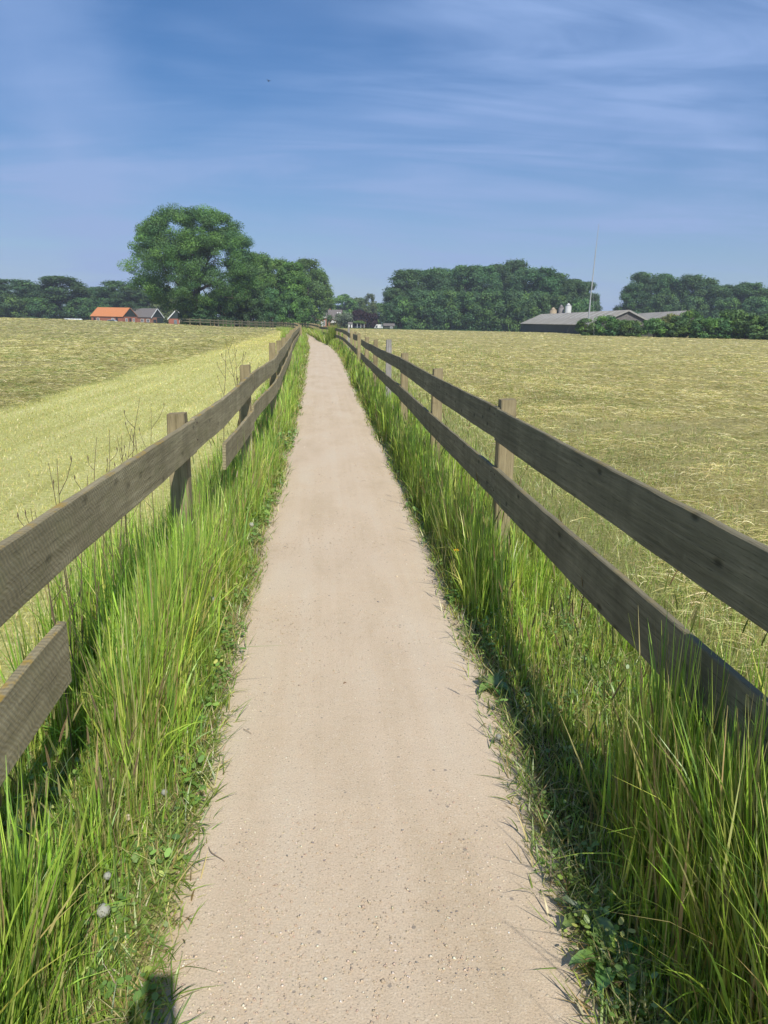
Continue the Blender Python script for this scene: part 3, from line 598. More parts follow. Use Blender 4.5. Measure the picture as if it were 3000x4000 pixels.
fence('dark sagging wooden fence beyond the gap, curving with the path bend', 'wooden fences beside the path', 1, fenceR,
      [(23.9, 1.21), (27.3, 1.22), (31, 1.19), (34.5, 1.31, 'p'), (38, 1.15), (41.5, 1.14), (45, 1.16), (48.5, 1.12), (52, 1.15), (55.5, 1.14), (59, 1.13), (62.5, 1.15)],
      [(24, 27.3, 1.14, .95, .03, 0), (31, 36.3, 1.12, .93, -.03, .0), (36.31, 41.5, 1.12, .93, 0, 0), (41.51, 48.5, 1.12, .94, 0, 0), (48.51, 55.5, 1.1, .93, 0, 0), (55.51, 62.5, 1.1, .93, 0, 0),
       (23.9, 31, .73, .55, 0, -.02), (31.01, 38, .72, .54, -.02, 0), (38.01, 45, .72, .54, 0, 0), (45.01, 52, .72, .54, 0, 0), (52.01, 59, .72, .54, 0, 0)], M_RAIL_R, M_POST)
fl = fence('sunlit grey wooden fence with yellow lichen on its top board', 'wooden fences beside the path', -1, fenceL,
      [(.9, 1.12), (3.93, 1.105), (7.05, 1.18, '', .02), (10.75, 1.27), (13.9, 1.22), (17, 1.2), (20.4, 1.22), (23.8, 1.2), (27, 1.23), (30.4, 1.2), (34, 1.22), (37.5, 1.2), (41, 1.23), (45, 1.22), (49, 1.2), (53, 1.22)],
      [(-.9, 3.96, 1.10, .925, .035, -.028), (3.965, 7.15, 1.10, .915, -.02, .0), (7.155, 10.9, 1.10, .92, 0, .02), (10.91, 17, 1.12, .93, .02, -.01), (17.01, 23.8, 1.12, .93, 0, 0), (23.81, 30.4, 1.12, .93, 0, 0), (30.41, 37.5, 1.12, .93, 0, 0), (37.51, 45, 1.12, .93, 0, 0), (45.01, 53, 1.12, .93, 0, 0),
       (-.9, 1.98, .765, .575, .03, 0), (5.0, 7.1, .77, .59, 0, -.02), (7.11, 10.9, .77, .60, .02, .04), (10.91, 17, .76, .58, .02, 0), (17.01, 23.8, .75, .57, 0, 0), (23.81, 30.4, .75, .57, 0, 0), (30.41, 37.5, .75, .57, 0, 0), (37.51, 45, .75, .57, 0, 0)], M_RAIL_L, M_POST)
nails(fl, [(float(fenceL(y)), y, z) for y in (3.90, 4.02, 7.08, 7.2, 10.8) for z in (.955, 1.05)], -1)
def far_fence(label, pts, side, st=2.3):
    P_ = np.array(pts, float); seg = np.hypot(*np.diff(P_, axis=0).T); cum = np.concatenate([[0], np.cumsum(seg)])
    at = lambda s: (float(np.interp(s, cum, P_[:, 0])), float(np.interp(s, cum, P_[:, 1])))
    root = empty('wooden_fence', label=label, cat='fence', group='wooden fences beside the path')
    s = 0; k = 0
    while s < cum[-1]:
        x, y = at(s); x2, y2 = at(min(cum[-1], s+st)); a = math.atan2(y2-y, x2-x)
        post(root, x+side*math.sin(a)*.06, y-side*math.cos(a)*.06, 1.17+.04*math.sin(k*2.3), M_POST, .11, (0, 0), a)
        if s+st <= cum[-1]:
            for zt in (1.08, .70):
                m_ = MB(); L = math.hypot(x2-x, y2-y); m_.box((L/2, 0, zt-.09), (L-.004, .026, .17), bev=.003)
                o = m_.build('rail', M_RAIL_R, root); z = float(terrain(x, y)); z2 = float(terrain(x2, y2)); o.location = (x, y, z); o.rotation_euler = (0, -math.atan2(z2-z, L), a)
        s += st; k += 1
    return root
far_fence('far wooden fence with tan posts crossing below the big tree, nearer of two', FL[11:], 1)
far_fence('far wooden fence crossing below the big tree, the one behind the tan posts', FR[12:], 1)

# ------------------------------------------------------------------ trees
leaf_m = leafmat('tree leaves', .32, .6, .015)
bark_m = flat('bark', (.075, .062, .045), .95, .35, 6)
def crown_np(Rx, H, z0, nb, nl, ls, cols, seed, power=2.2, spread=.85, bl=(.26, .42), low=.15, hang=0.):
    r = np.random.default_rng(seed)
    # lumps over an egg-shaped envelope, then leaf clumps over and through each lump
    u = r.random(nb); th = r.random(nb)*6.283; zz_ = z0+(H-z0)*(low+(1-low)*u**.9)
    env = np.clip(np.interp((zz_-z0)/(H-z0), [0, .2, .45, .7, .85, 1], [.75, .92, 1, .92, .72, .35]), .12, 1)
    rad = Rx*spread*env*np.sqrt(r.random(nb)*.75+.25)
    br = Rx*r.uniform(*bl, nb); bx, by = rad*np.cos(th)*(1-.2*br/Rx), rad*np.sin(th)*(1-.2*br/Rx); zz_ = np.minimum(zz_, H-br*.9)
    tone = r.normal(1, .16, nb); ci = r.choice(len(cols), nb); C = np.array(cols)[ci]*tone[:, None]
    k = r.choice(nb, nl, p=br**2/np.sum(br**2)); d = r.normal(size=(nl, 3)); d /= np.linalg.norm(d, axis=1)[:, None]
    rr = br[k]*(r.random(nl)**.5)*(1+.45*r.random(nl)**2); P_ = np.stack([bx[k]+d[:, 0]*rr, by[k]+d[:, 1]*rr, zz_[k]+d[:, 2]*rr*.85-hang*r.random(nl)**2*br[k]], -1)
    P_[:, 2] = np.maximum(P_[:, 2], .3)
    s = ls*r.uniform(.55, 1.25, nl); nrm = d*1.0+r.normal(0, .5, (nl, 3))+np.array([0, 0, .3]); nrm /= np.linalg.norm(nrm, axis=1)[:, None]
    a = np.cross(nrm, r.normal(size=(nl, 3))); a /= np.linalg.norm(a, axis=1)[:, None]; b = np.cross(nrm, a)
    V = np.stack([P_-a*s[:, None], P_-b*s[:, None]*.55+nrm*s[:, None]*.15, P_+a*s[:, None], P_+b*s[:, None]*.55+nrm*s[:, None]*.15], 1)
    Cl = np.clip(C[k]*(1+r.normal(0, .13, (nl, 1))), .005, .6)
    return V.reshape(-1, 3), np.arange(nl*4).reshape(-1, 4), np.repeat(Cl, 4, 0)
DK = [(.080, .165, .058), (.066, .140, .055), (.100, .190, .062), (.085, .170, .072)]
MD = [(.130, .240, .058), (.105, .200, .055), (.165, .280, .062), (.115, .200, .068)]
LT = [(.10, .165, .045), (.12, .18, .05), (.08, .14, .045)]
OL = [(.18, .22, .08), (.15, .19, .07), (.21, .25, .10)]
SV = [(.16, .20, .13), (.13, .17, .10), (.19, .23, .15)]
PU = [(.045, .022, .030), (.060, .028, .034), (.035, .022, .026)]
def trunk_mesh(H, R0, seed, nlimb=6, z1=.68, sp=.22):
    r = random.Random(seed); m_ = MB(); pts = [(0, 0, -.5)]; x = y = 0
    for i in range(1, 7): x += r.uniform(-.03, .03)*H*.5; y += r.uniform(-.03, .03)*H*.5; pts.append((x, y, H*z1*i/6))
    m_.tube(pts, [R0*1.25, R0, R0*.85, R0*.68, R0*.5, R0*.3, R0*.1], 7)
    for k in range(nlimb):
        j = 1+k % 4; p = Vector(pts[j]); a = r.uniform(0, 6.28); l = H*sp*r.uniform(.7, 1.1)
        q = p+Vector((math.cos(a)*l*.55, math.sin(a)*l*.55, l*.55)); e = p+Vector((math.cos(a)*l, math.sin(a)*l, l*.95))
        m_.tube([p, (p+q)/2+Vector((0, 0, -.1)), q, e], [R0*.42, R0*.34, R0*.22, R0*.06], 6)
    bmesh.ops.recalc_face_normals(m_.bm, faces=m_.bm.faces)
    me = bpy.data.meshes.new('trunk'); m_.bm.to_mesh(me); m_.bm.free(); me.materials.append(bark_m); return me
VAR = {}
def variants(key, n, R_, H_, z0, nb, nl, ls, cols, **kw):
    L = []
    for i in range(n):
        v, q, c = crown_np(R_, H_, z0, nb, nl, ls, cols, 1000+len(VAR)*50+i, **kw)
        me = npmesh('crown', v, q, c); me.materials.append(leaf_m); L.append((me, trunk_mesh(H_, .02*H_+.05, i*7+len(VAR))))
    VAR[key] = (L, R_, H_)
variants('wood', 6, 5.0, 18, 1.2, 80, 22000, .235, DK, low=.0, spread=.85, bl=(.16, .34))
variants('low', 4, 4.4, 10, .4, 60, 12000, .26, DK+MD[:1], low=.0, bl=(.16, .34))
variants('edge', 4, 5.4, 11, .3, 64, 14000, .29, DK+MD[:1], low=.0, bl=(.16, .34))
variants('mid', 5, 3.2, 12, .6, 90, 24000, .145, MD, low=.0, bl=(.15, .34))
variants('light', 3, 4.2, 10, .5, 36, 8000, .32, OL, low=.0)
variants('far', 4, 4.2, 11, .8, 50, 7000, .34, MD, low=.0, bl=(.16, .34))
variants('silver', 1, 2.8, 4.6, .4, 26, 4500, .22, SV, low=.0)
variants('birch', 1, 2.4, 12, 1.5, 60, 3600, .26, SV[1:2]+OL[1:2], low=.0, bl=(.18, .32), hang=1.8)
variants('purple', 2, 2.9, 5.4, .6, 26, 5000, .28, PU, low=.0)
variants('bush', 5, 1.9, 3.6, .1, 30, 5500, .17, MD+DK[:1], low=.0, bl=(.22, .36))
variants('willow', 1, 1.8, 3.4, .1, 26, 5000, .16, [(.26, .27, .09), (.22, .24, .08)], low=.0)
cnt = {}
def tree(key, x, y, H, rad, label, cat='tree', group=None, name='broadleaf_tree', tr=True, flat_z=1.):
    L, R_, H_ = VAR[key]; i = cnt.get(key, 0); cnt[key] = i+1; me, tm = L[i % len(L)]
    z = float(terrain(x, y)); rr = random.Random(i*3+int(x*10)); root = empty(name, (x, y, z-.15), rr.uniform(0, 6.28), label=label, cat=cat, group=group)
    hgt = H-z+.15; wd = {'wood': 1.45, 'mid': 1.3, 'far': 1.25, 'edge': 1.15}.get(key, 1.05)*rr.uniform(.92, 1.12); root.scale = (rad/R_*wd, rad/R_*wd*rr.uniform(.9, 1.1), hgt/H_*rr.uniform(.95, 1.04))
    if tr: o = bpy.data.objects.new('trunk', tm); COL.objects.link(o); o.parent = root
    o = bpy.data.objects.new('crown', me); COL.objects.link(o); o.parent = root
    return root
ORD = 'first second third fourth fifth sixth seventh eighth ninth tenth eleventh twelfth thirteenth fourteenth fifteenth sixteenth seventeenth'.split()
left = [(-106.9, 239.2, 12.1, 6.4), (-105.2, 248.7, 11.2, 7.1), (-98.0, 249.4, 12.1, 8.0), (-98.2, 267.5, 11.6, 5.5), (-97.0, 275.4, 10.3, 5.1), (-80.9, 245.0, 12.7, 7.2), (-81.2, 268.0, 10.3, 4.9), (-77.0, 271.3, 11.1, 4.5), (-63.1, 241.9, 12.4, 5.3), (-56.5, 233.3, 10.7, 4.8)]
for k, (x, y, H, r_) in enumerate(left):
    tree('wood', x, y, H, r_, f'tall dark tree, {ORD[k]} from the left in the row behind the brick barns', group='trees behind the barn meadow')
for k, (x, y, H, r_) in enumerate([(-92.9, 234.3, 7.1, 5.3), (-86.6, 238.8, 6.3, 5.3), (-72.9, 241.2, 7.0, 5.3), (-64.9, 237.3, 6.7, 4.7)]):
    tree('edge', x, y, H, r_, f'low dark tree, {ORD[k]} from the left under the tree line by the barns', group='low trees behind the barn meadow')
for (x, y, H, r_), lb in zip([(-54.8, 241.0, 10.0, 4.8), (-49.6, 240.0, 11.4, 5.2), (-57.4, 241.4, 8.8, 4.0), (-41.2, 236.0, 9.3, 4.6)],
    ['olive green tree directly behind the grey-roofed barn', 'olive green tree between the grey-roofed barn and the big oak', 'small olive tree behind the ridge of the orange roof', 'olive tree above the small brick shed, left of the big oak']):
    tree('light', x, y, H, r_, lb, group='lighter trees by the barns')
mid_ = [(-13.9, 142.3, 10.9, 2.8), (-12.1, 149.5, 14.2, 3.2), (-9.3, 155.7, 13.4, 3.4), (-5.9, 152.9, 12.9, 3.3), (-3.6, 193.0, 15.6, 3.9), (-1.4, 216.0, 15.2, 3.6)]
for k, (x, y, H, r_) in enumerate(mid_):
    tree('mid', x, y, H, r_, f'tall green tree, {ORD[k]} from the big oak in the clump beside it', group='tall trees between the oak and the houses')
for k, (x, y, H, r_) in enumerate([(-16.3, 140.1, 7.1, 3.0), (-12.5, 138.4, 6.7, 2.4), (-9.2, 140.7, 7.1, 2.5), (-6.0, 141.9, 6.5, 2.5), (-4.1, 160.0, 6.6, 2.5)]):
    tree('low', x, y, H, r_, f'low bushy tree behind the far fence, {ORD[k]} from the big oak', group='low trees behind the far fence')
for k, (x, y, H, r_) in enumerate([(1.2, 280.0, 8.4, 2.9), (4.3, 300.0, 10.5, 3.8), (8.6, 291.9, 11.3, 4.3), (13.8, 304.7, 10.6, 4.3), (23.5, 299.1, 8.1, 4.0), (27.2, 294.8, 8.4, 3.5), (18.6, 310, 8.0, 4)]):
    tree('far', x, y, H, r_*1.15, f'distant hazy tree behind the houses, {ORD[k] if k < 6 else "shortest"} in the row from the left', group='distant trees behind the houses')
tree('birch', 17.0, 269.5, 11.4, 2.5, 'tall thin drooping birch standing above the purple trees', name='birch_tree')
tree('silver', 6.3, 213.9, 3.7, 2.7, 'silvery green willow half hiding the dark-roofed house', name='willow_tree')
tree('purple', 11.2, 225.7, 4.6, 2.7, 'round dark purple copper beech beside the silvery willow', name='copper_beech', group='copper beeches')
tree('purple', 14.7, 227.5, 4.0, 2.2, 'smaller dark purple copper beech behind the white van', name='copper_beech', group='copper beeches')
wood_ = [(17.1, 177.2, 9.0, 2.1), (20.2, 180.9, 13.2, 3.2), (24.0, 184.4, 13.9, 3.4), (26.8, 180.0, 13.8, 3.3), (31.3, 185.4, 14.7, 3.6), (34.5, 180.7, 14.4, 3.5), (39.2, 183.9, 15.0, 3.6), (44.1, 188.9, 16.5, 3.5), (48.0, 190.0, 16.5, 3.6), (49.6, 181.3, 15.1, 3.6), (52.0, 176.5, 14.1, 3.5), (57.2, 181.2, 14.0, 3.5), (58.5, 174.4, 12.7, 3.0), (62.9, 178.2, 12.2, 2.4), (62.7, 172.5, 9.2, 1.7)]
for k, (x, y, H, r_) in enumerate(wood_):
    f_ = 1.28; tree('wood', x*f_, y*f_, 1.6+(H-1.6)*f_, r_*f_*1.1, f'tall dark tree, {ORD[k]} from the left in the dense wood beside the long barn', group='trees of the dense wood')
wl = [(18.2, 173.0, 7.6, 3.1), (23.1, 174.5, 8.3, 3.5), (28.2, 172.7, 8.7, 3.4), (33.2, 170.8, 8.4, 3.5), (38.7, 171.7, 8.9, 3.5), (43.5, 169.5, 8.6, 3.4), (49.0, 170.1, 8.5, 3.5), (54.2, 169.5, 8.3, 3.4), (58.8, 168.0, 7.8, 3.1)]
for k, (x, y, H, r_) in enumerate(wl):
    f_ = 1.25; tree('edge', x*f_, y*f_, 1.6+(H-1.6)*f_, r_*f_*1.1, f'lower dark tree, {ORD[k]} from the left along the front of the dense wood', group='front trees of the dense wood')
fr_ = [(80.4, 199.8, 6.8, 1.6), (80.6, 192.4, 11.6, 2.6), (84.4, 194.5, 15.6, 3.4), (89.4, 194.4, 15.3, 3.8), (93.6, 194.6, 14.4, 3.5), (94.9, 189.6, 14.4, 3.6), (99.1, 189.7, 14.1, 3.3), (100.4, 184.5, 12.9, 3.2), (105.3, 186.3, 12.7, 3.2), (107.1, 183.0, 12.7, 3.4), (108.9, 179.5, 11.3, 3.2), (113.2, 179.2, 12.3, 3.7), (116.5, 177.1, 11.7, 3.7)]
for k, (x, y, H, r_) in enumerate(fr_):
    f_ = 1.2; tree('wood', x*f_, y*f_, 1.6+(H-1.6)*f_, r_*f_*1.1, f'tall tree, {ORD[k]} from the left in the tree line behind the bushy hedge', group='trees behind the hedge')
for k, (x, y, H, r_) in enumerate([(87.0, 186.7, 9.6, 3.6), (93.5, 183.6, 9.6, 3.6), (100.3, 180.0, 9.1, 3.6), (104.7, 175.1, 8.7, 3.6)]):
    tree('low', x*1.18, y*1.18, 1.6+(H-1.6)*1.18, r_*1.3, f'low tree, {ORD[k]} from the left under the tree line behind the hedge', group='low trees behind the hedge')
bs = [(47.2, 131.8, 2.7, 1.4), (50.9, 131.5, 3.0, 1.9), (53.5, 131.5, 2.6, 1.8), (54.4, 129.0, 2.3, 1.6), (58.4, 128.3, 2.8, 1.7), (61.1, 129.3, 3.6, 1.5), (62.0, 126.6, 3.3, 1.8), (65.1, 128.4, 4.3, 1.7), (65.8, 124.7, 3.3, 1.8), (68.3, 124.5, 3.0, 1.8), (71.1, 125.2, 4.4, 2.0), (72.0, 122.4, 4.0, 1.8), (73.2, 120.5, 3.6, 1.9), (75.8, 120.1, 3.9, 2.1), (78.0, 118.7, 3.7, 2.1)]
for k, (x, y, H, r_) in enumerate(bs):
    f_ = .87
    tree('willow' if k == 5 else 'bush', x*f_, y*f_, 1.6+(H-1.6)*f_*1.1+.1, r_*f_*1.35, 'yellowish willow bush among the green bushes in front of the second barn' if k == 5 else f'green bush, {ORD[k]} from the mast in the loose hedge before the long barn',
         'bush', 'bushes of the loose hedge', 'bush', True)

# the big oak: real limbs, leaf clumps gathered at the limb tips
def big_oak(x, y):
    r = np.random.default_rng(5); z = float(terrain(x, y)); root = empty('oak_tree', (x, y, z-.1), label='very large spreading oak with a domed crown towering over the far fence', cat='tree')
    m_ = MB(); R0 = .75; m_.tube([(0, 0, -.5), (.05, 0, 1.2), (.15, .1, 3), (.3, 0, 5), (.5, .1, 8), (.3, 0, 12), (0, 0, 16)], [1.05, .8, .68, .62, .46, .28, .08], 12)
    tips = []
    def limb(p, d, L, rad, lv):
        pts = [p]; rr = [rad]; q = p.copy(); dd = d.copy()
        for i in range(4):
            dd = (dd+Vector(r.normal(0, .13, 3))+Vector((0, 0, .06))).normalized(); q = q+dd*L/4; pts.append(q.copy()); rr.append(rad*(1-.2*(i+1)))
        m_.tube(pts, rr, 6 if lv else 8, False)
        if lv >= 2: tips.append(q); tips.append(pts[2]); return
        for j in range(4 if lv == 0 else 3):
            b = pts[2+j % 3]; a = Vector(r.normal(0, .75, 3)); limb(b, (dd+a+Vector((0, 0, .15))).normalized(), L*.55, rad*.42, lv+1)
        tips.append(q)
    for k in range(19):
        h0 = 2.6+k*.66; a = k*2.4+.6; el = .12+.085*k*.75
        L = (11.2-.30*abs(k-5)-max(0, k-6)*.72)*(.72 if k < 2 else 1); base = Vector((.3, .05, h0))
        limb(base, Vector((math.cos(a)*math.cos(el), math.sin(a)*math.cos(el), math.sin(el))), L*.66, .34-.011*k, 0)
    m_.build('trunk', bark_m, root, True)
    T = np.array([tuple(t) for t in tips]); T = T[::3]
    # fill the dome
    nf = 420; th = r.random(nf)*6.283; zz_ = 3.2+16.6*r.random(nf)**.85; prof = np.interp(zz_, [3, 6, 9, 11, 13, 15, 17, 18.5, 19.8], [5.5, 10.4, 11.8, 11.0, 10.3, 9.5, 8.0, 5.8, 2.0])
    rad = prof*np.sqrt(.45+.55*r.random(nf)); D = np.stack([rad*np.cos(th)*.98, rad*np.sin(th)*.9, zz_], -1)
    T = np.concatenate([T, D]); lim = np.interp(T[:, 2], [0, 3, 6, 9, 11, 13, 15, 17, 18.5, 19.8, 22], [3, 5.5, 10.8, 12.3, 11.6, 10.8, 10, 8.3, 6.2, 2.2, .5]); rr_ = np.hypot(T[:, 0], T[:, 1]); f = np.minimum(1, lim/np.maximum(rr_, .1)); T[:, 0] *= f; T[:, 1] *= f
    T = T[(T[:, 2] > 2.2) & (T[:, 2] < 18.9)]; nb = len(T); br = r.uniform(.75, 1.55, nb); nl = 190000
    k = r.choice(nb, nl, p=br**2/np.sum(br**2)); d = r.normal(size=(nl, 3)); d /= np.linalg.norm(d, axis=1)[:, None]; q = br[k]*r.random(nl)**.4*(1+.25*r.random(nl))
    P_ = T[k]+d*q[:, None]*np.array([1.05, 1.05, .72]); s = .135*r.uniform(.55, 1.3, nl)
    nrm = d*1.0+r.normal(0, .5, (nl, 3))+np.array([0, 0, .3]); nrm /= np.linalg.norm(nrm, axis=1)[:, None]
    a = np.cross(nrm, r.normal(size=(nl, 3))); a /= np.linalg.norm(a, axis=1)[:, None]; b = np.cross(nrm, a)
    V = np.stack([P_-a*s[:, None], P_-b*s[:, None]*.55, P_+a*s[:, None], P_+b*s[:, None]*.55], 1).reshape(-1, 3)
    tone = r.normal(1, .15, nb); C = np.array(MD+DK[:1])[r.choice(5, nb)]*.92*tone[:, None]; C = np.repeat(np.clip(C[k]*(1+r.normal(0, .13, (nl, 1))), .01, .5), 4, 0)
    link('crown', npmesh('crown', V, np.arange(nl*4).reshape(-1, 4), C), leaf_m, root)
big_oak(-22.3, 136.5)
for (x, y, H, r_), lb in zip([(-22.9, 133.4, 5.2, 2.1), (-20.6, 132.8, 4.8, 2.5), (-17.6, 134.0, 6.6, 2.6), (-24.4, 138, 3.2, 1.3)],
    ['dark leafy bush at the left foot of the big oak trunk', 'dark leafy bush covering the big oak trunk', 'bright green bushy tree at the right foot of the big oak', 'small dark bush next to the small brick shed']):
    tree('low', x, y, H, r_, lb, 'bush', 'bushes under the big oak', 'bush')

# ------------------------------------------------------------------ buildings
brick = flat('red brick', (.34, .125, .075), .9, .2, 9); brick2 = flat('brown brick', (.30, .15, .095), .9, .2, 9)
tile_o = flat('orange roof tiles', (.54, .205, .075), .8, .14, 5); tile_g = flat('grey roof tiles', (.15, .135, .125), .85, .25, 5)
green_b = flat('dark green boards', (.022, .034, .028), .7, .2, 4); white_p = flat('white paint', (.72, .72, .70), .6, .06, 4); dark_d = flat('dark door', (.035, .036, .04), .6, .2, 3)
glass = flat('window glass', (.04, .05, .06), .15, .2, 2, .6); plinth = flat('pale render', (.45, .43, .40), .9, .1, 4)
def corrugated():
    mt, t, o = mat('fibre cement sheets'); tcn = N(t, 'ShaderNodeTexCoord'); P = tcn.outputs['Object']
    w = N(t, 'ShaderNodeTexWave', wave_type='BANDS', bands_direction='X'); w.inputs['Scale'].default_value = 1.6; LK(t, P, w.inputs['Vector'])
    st = noise(t, mapping(t, P, (1.2, .12, .12)), 2.4, 4, .6); bl = noise(t, P, .35, 5, .6)
    c = ramp(t, st, [(.35, (.32, .29, .23)), (.55, (.45, .41, .34)), (.72, (.58, .54, .46))]); c = mixc(t, mrange(t, bl, .4, .65, 0, .6), c, (.30, .27, .21))
    principled(t, o, c, .9, w.outputs[1], .6, .06, .2); return mt
sheet = corrugated()
def gabled(name, A, ang, L, Wd, z0, ze, zr, mw, mroof, mgab, label, group=None, verge=None, gab_low=0., over=.25, brick_gable=False):
    """A: near corner; local +X runs along the length (away from the gable end), local +Y across the gable end"""
    root = empty(name, (A[0], A[1], 0), ang, label=label, cat='building', group=group)
    m_ = MB(); m_.box((L/2, Wd/2, (z0+ze)/2), (L, Wd, ze-z0)); wall = m_.build('wall', mw, root)
    for x in (-.002, L-.118):
        m_ = MB(); m_.prism([(x, 0, ze+.002), (x, Wd, ze+.002), (x, Wd/2, zr)], (.12, 0, 0)); m_.build('gable', mgab, root)
    sl = Vector((0, Wd/2, zr-ze)); n_ = sl.normalized(); t_ = .10; m_ = MB()
    e0 = Vector((0, 0, ze))-n_*over; up_ = Vector((0, -n_.z, n_.y))*t_
    for s in (1, -1):
        f = lambda v: Vector((v.x, v.y if s > 0 else Wd-v.y, v.z))
        a = e0+Vector((0, 0, .03)); b = Vector((0, Wd/2, zr+.03)); m_.prism([f(a), f(b), f(b+up_), f(a+up_)], (L+2*over, 0, 0))
    rf = m_.build('roof', mroof, root); rf.location = (-over, 0, 0)
    if verge:
        for s in (1, -1):
            m_ = MB(); f = lambda v: Vector((v.x, v.y if s > 0 else Wd-v.y, v.z)); a = e0+Vector((-over-.06, 0, -.12)); b = Vector((-over-.06, Wd/2, zr-.10))
            m_.prism([f(a), f(b), f(b+up_*2.6), f(a+up_*2.6)], (.05, 0, 0)); m_.build('bargeboard', verge, root)
    return root
def opening(root, face, u, z, w, h, kind='window', frame=None, W_=0.):
    """face 'end' = gable end (x=0), face 'long' = long wall (y=0); u along the wall"""
    fm = frame or white_p; m_ = MB(); d = .05
    P_ = (lambda a, b, c: (-c, a, b)) if face == 'end' else (lambda a, b, c: (a, -c, b))
    D = (lambda a, b, c: (c, a, b)) if face == 'end' else (lambda a, b, c: (a, c, b))
    if kind == 'window':
        fw = .09
        for du, dz_, ww, hh in ((0, h/2, w+fw, fw), (0, -h/2, w+fw, fw), (-w/2, 0, fw, h-fw), (w/2, 0, fw, h-fw), (0, 0, .06, h-fw)): m_.box(P_(u+du, z+dz_, .04), D(ww, hh, .08))
        o = m_.build('window', fm, root); g = MB(); g.box(P_(u, z, .02), D(w-fw, h-fw, .03)); g.build('pane', glass, o)
    else:
        m_.box(P_(u, z, .03), D(w, h, .06)); o = m_.build('door', frame or dark_d, root)
        g = MB(); g.box(P_(u+w*.35, z, .08), D(.06, .14, .04)); g.build('handle', M_NAIL, o)
    return o
view = math.atan2(218.9, -56.2)-math.pi/2                 # direction from the camera to the barns, as a turn from +Y
aL = math.pi-math.radians(40)+view                       # length axis: to the left and away
A1 = Vector((-56.2, 218.9, 0)); gdir = Vector((math.cos(aL-math.pi/2), math.sin(aL-math.pi/2), 0)); ldir = Vector((math.cos(aL), math.sin(aL), 0))
def gab_neg(*a, **k): return gabled(*a, **k)
# the helper builds +Y to the left of +X; the gable end has to run the other way, so start at its far corner
W1, L1 = 6.4, 11.1
b1 = gabled('brick_barn', A1+gdir*W1, aL, L1, W1, -1.6, 1.42, 3.83, brick, tile_o, green_b, 'brick barn with a bright orange tiled roof and dark green gable', 'brick farm buildings')
for u in (3.0, 8.8): opening(b1, 'end', u-1.3 if u < 5 else u-4.0, .45, .75, .95)
opening(b1, 'end', 3.2, 0.1, .7, 1.9, 'door')
m_ = MB()
def far_open(root, Wd, x, z, w, h, kind='window', frame=None):
    o = opening(root, 'long', x, z, w, h, kind, frame)
    # the visible long wall is the one at y = Wd
    for ob in [o]: ob.location.y += Wd; ob.rotation_euler.z = 0; ob.scale.y = -1
    return o
for x in (3.4, 8.6): far_open(b1, W1, x, .5, .8, .85)
for x in (2.0, 9.9): far_open(b1, W1, x, .1, .7, 1.9, 'door')
W2, L2 = 5.5, 9.8
A2 = A1+gdir*W1-ldir*4.8
b2 = gabled('brick_barn', A2+gdir*W2, aL, L2, W2, -1.6, 1.40, 3.80, brick2, tile_g, green_b, 'brick barn with a grey tiled roof and white-edged green gable', 'brick farm buildings', verge=white_p)
for x in (1.1, 3.1): far_open(b2, W2, x, .45, .95, .8)
opening(b2, 'end', 3.9, -.1, 1.3, 1.7, 'door')
m_ = MB(); m_.box((-.06, 1.5, .0), (.1, 2.9, 2.7)); m_.build('wall_cladding', green_b, b2)
vs_ = math.atan2(211.3, -39.8)
b3 = gabled('brick_shed', Vector((-42.0, 211.6, 0)), vs_, 6.0, 4.4, -1.6, 1.15, 3.5, brick, tile_g, green_b, 'small brick shed with a white-edged gable half hidden by the big oak', 'brick farm buildings', verge=white_p)
b3.location = (-42.0+4.4*math.sin(vs_)*1.0, 211.6-4.4*math.cos(vs_), 0)
opening(b3, 'end', 2.6, 0., .8, 1.7, 'door', flat('grey door', (.17, .19, .21), .6)); opening(b3, 'end', 1.35, .5, .45, .8)
m_ = MB(); m_.box((-.03, 2.2, -.75), (.06, 4.42, .3)); m_.build('plinth', plinth, b3)
# the long low barn
N0 = Vector((49.9, 120.0, 0)); ad2 = Vector((.094, .995, 0)); a4 = math.atan2(ad2.y, ad2.x); perp = Vector((ad2.y, -ad2.x, 0))
grey_b = flat('grey boards', (.16, .15, .14), .85, .25, 3); dark_w = flat('dark stained wall', (.055, .062, .05), .85, .25, 2)
b4 = gabled('long_barn', N0+perp*5.1, a4, 72., 10.2, -1.5, 1.72, 4.05, dark_w, sheet, grey_b, 'long low barn with a weathered grey sheet roof beside the tall mast', verge=flat('pale boards', (.34, .33, .30), .7, .1, 3), over=.35)
# rooflight strips over the far slope
for i in range(14):
    m_ = MB(); x = 5+i*4.6; f0 = Vector((0, 10.2-1.2, 1.72+.55)); sl_ = Vector((0, -5.1, 2.33)); q0 = Vector((x, 10.2, 1.72))+sl_*.45; q1 = Vector((x, 10.2, 1.72))+sl_*.93; up_ = Vector((0, .42, .91))*.145
    m_.prism([q0+up_, q1+up_, q1+up_*1.12, q0+up_*1.12], (1.05, 0, 0)); m_.build('rooflight', flat('pale rooflight', (.50, .48, .42), .7, .1, 2) if i == 0 else bpy.data.materials['pale rooflight'], b4)
b5 = gabled('long_barn', Vector((67+4.2, 132.9, 0)), math.atan2(41.1, 8.5), 42., 8.4, -1.5, 2.2, 4.5, dark_w, sheet, grey_b, 'second weathered barn roof showing behind the bushes', verge=M_NAIL)
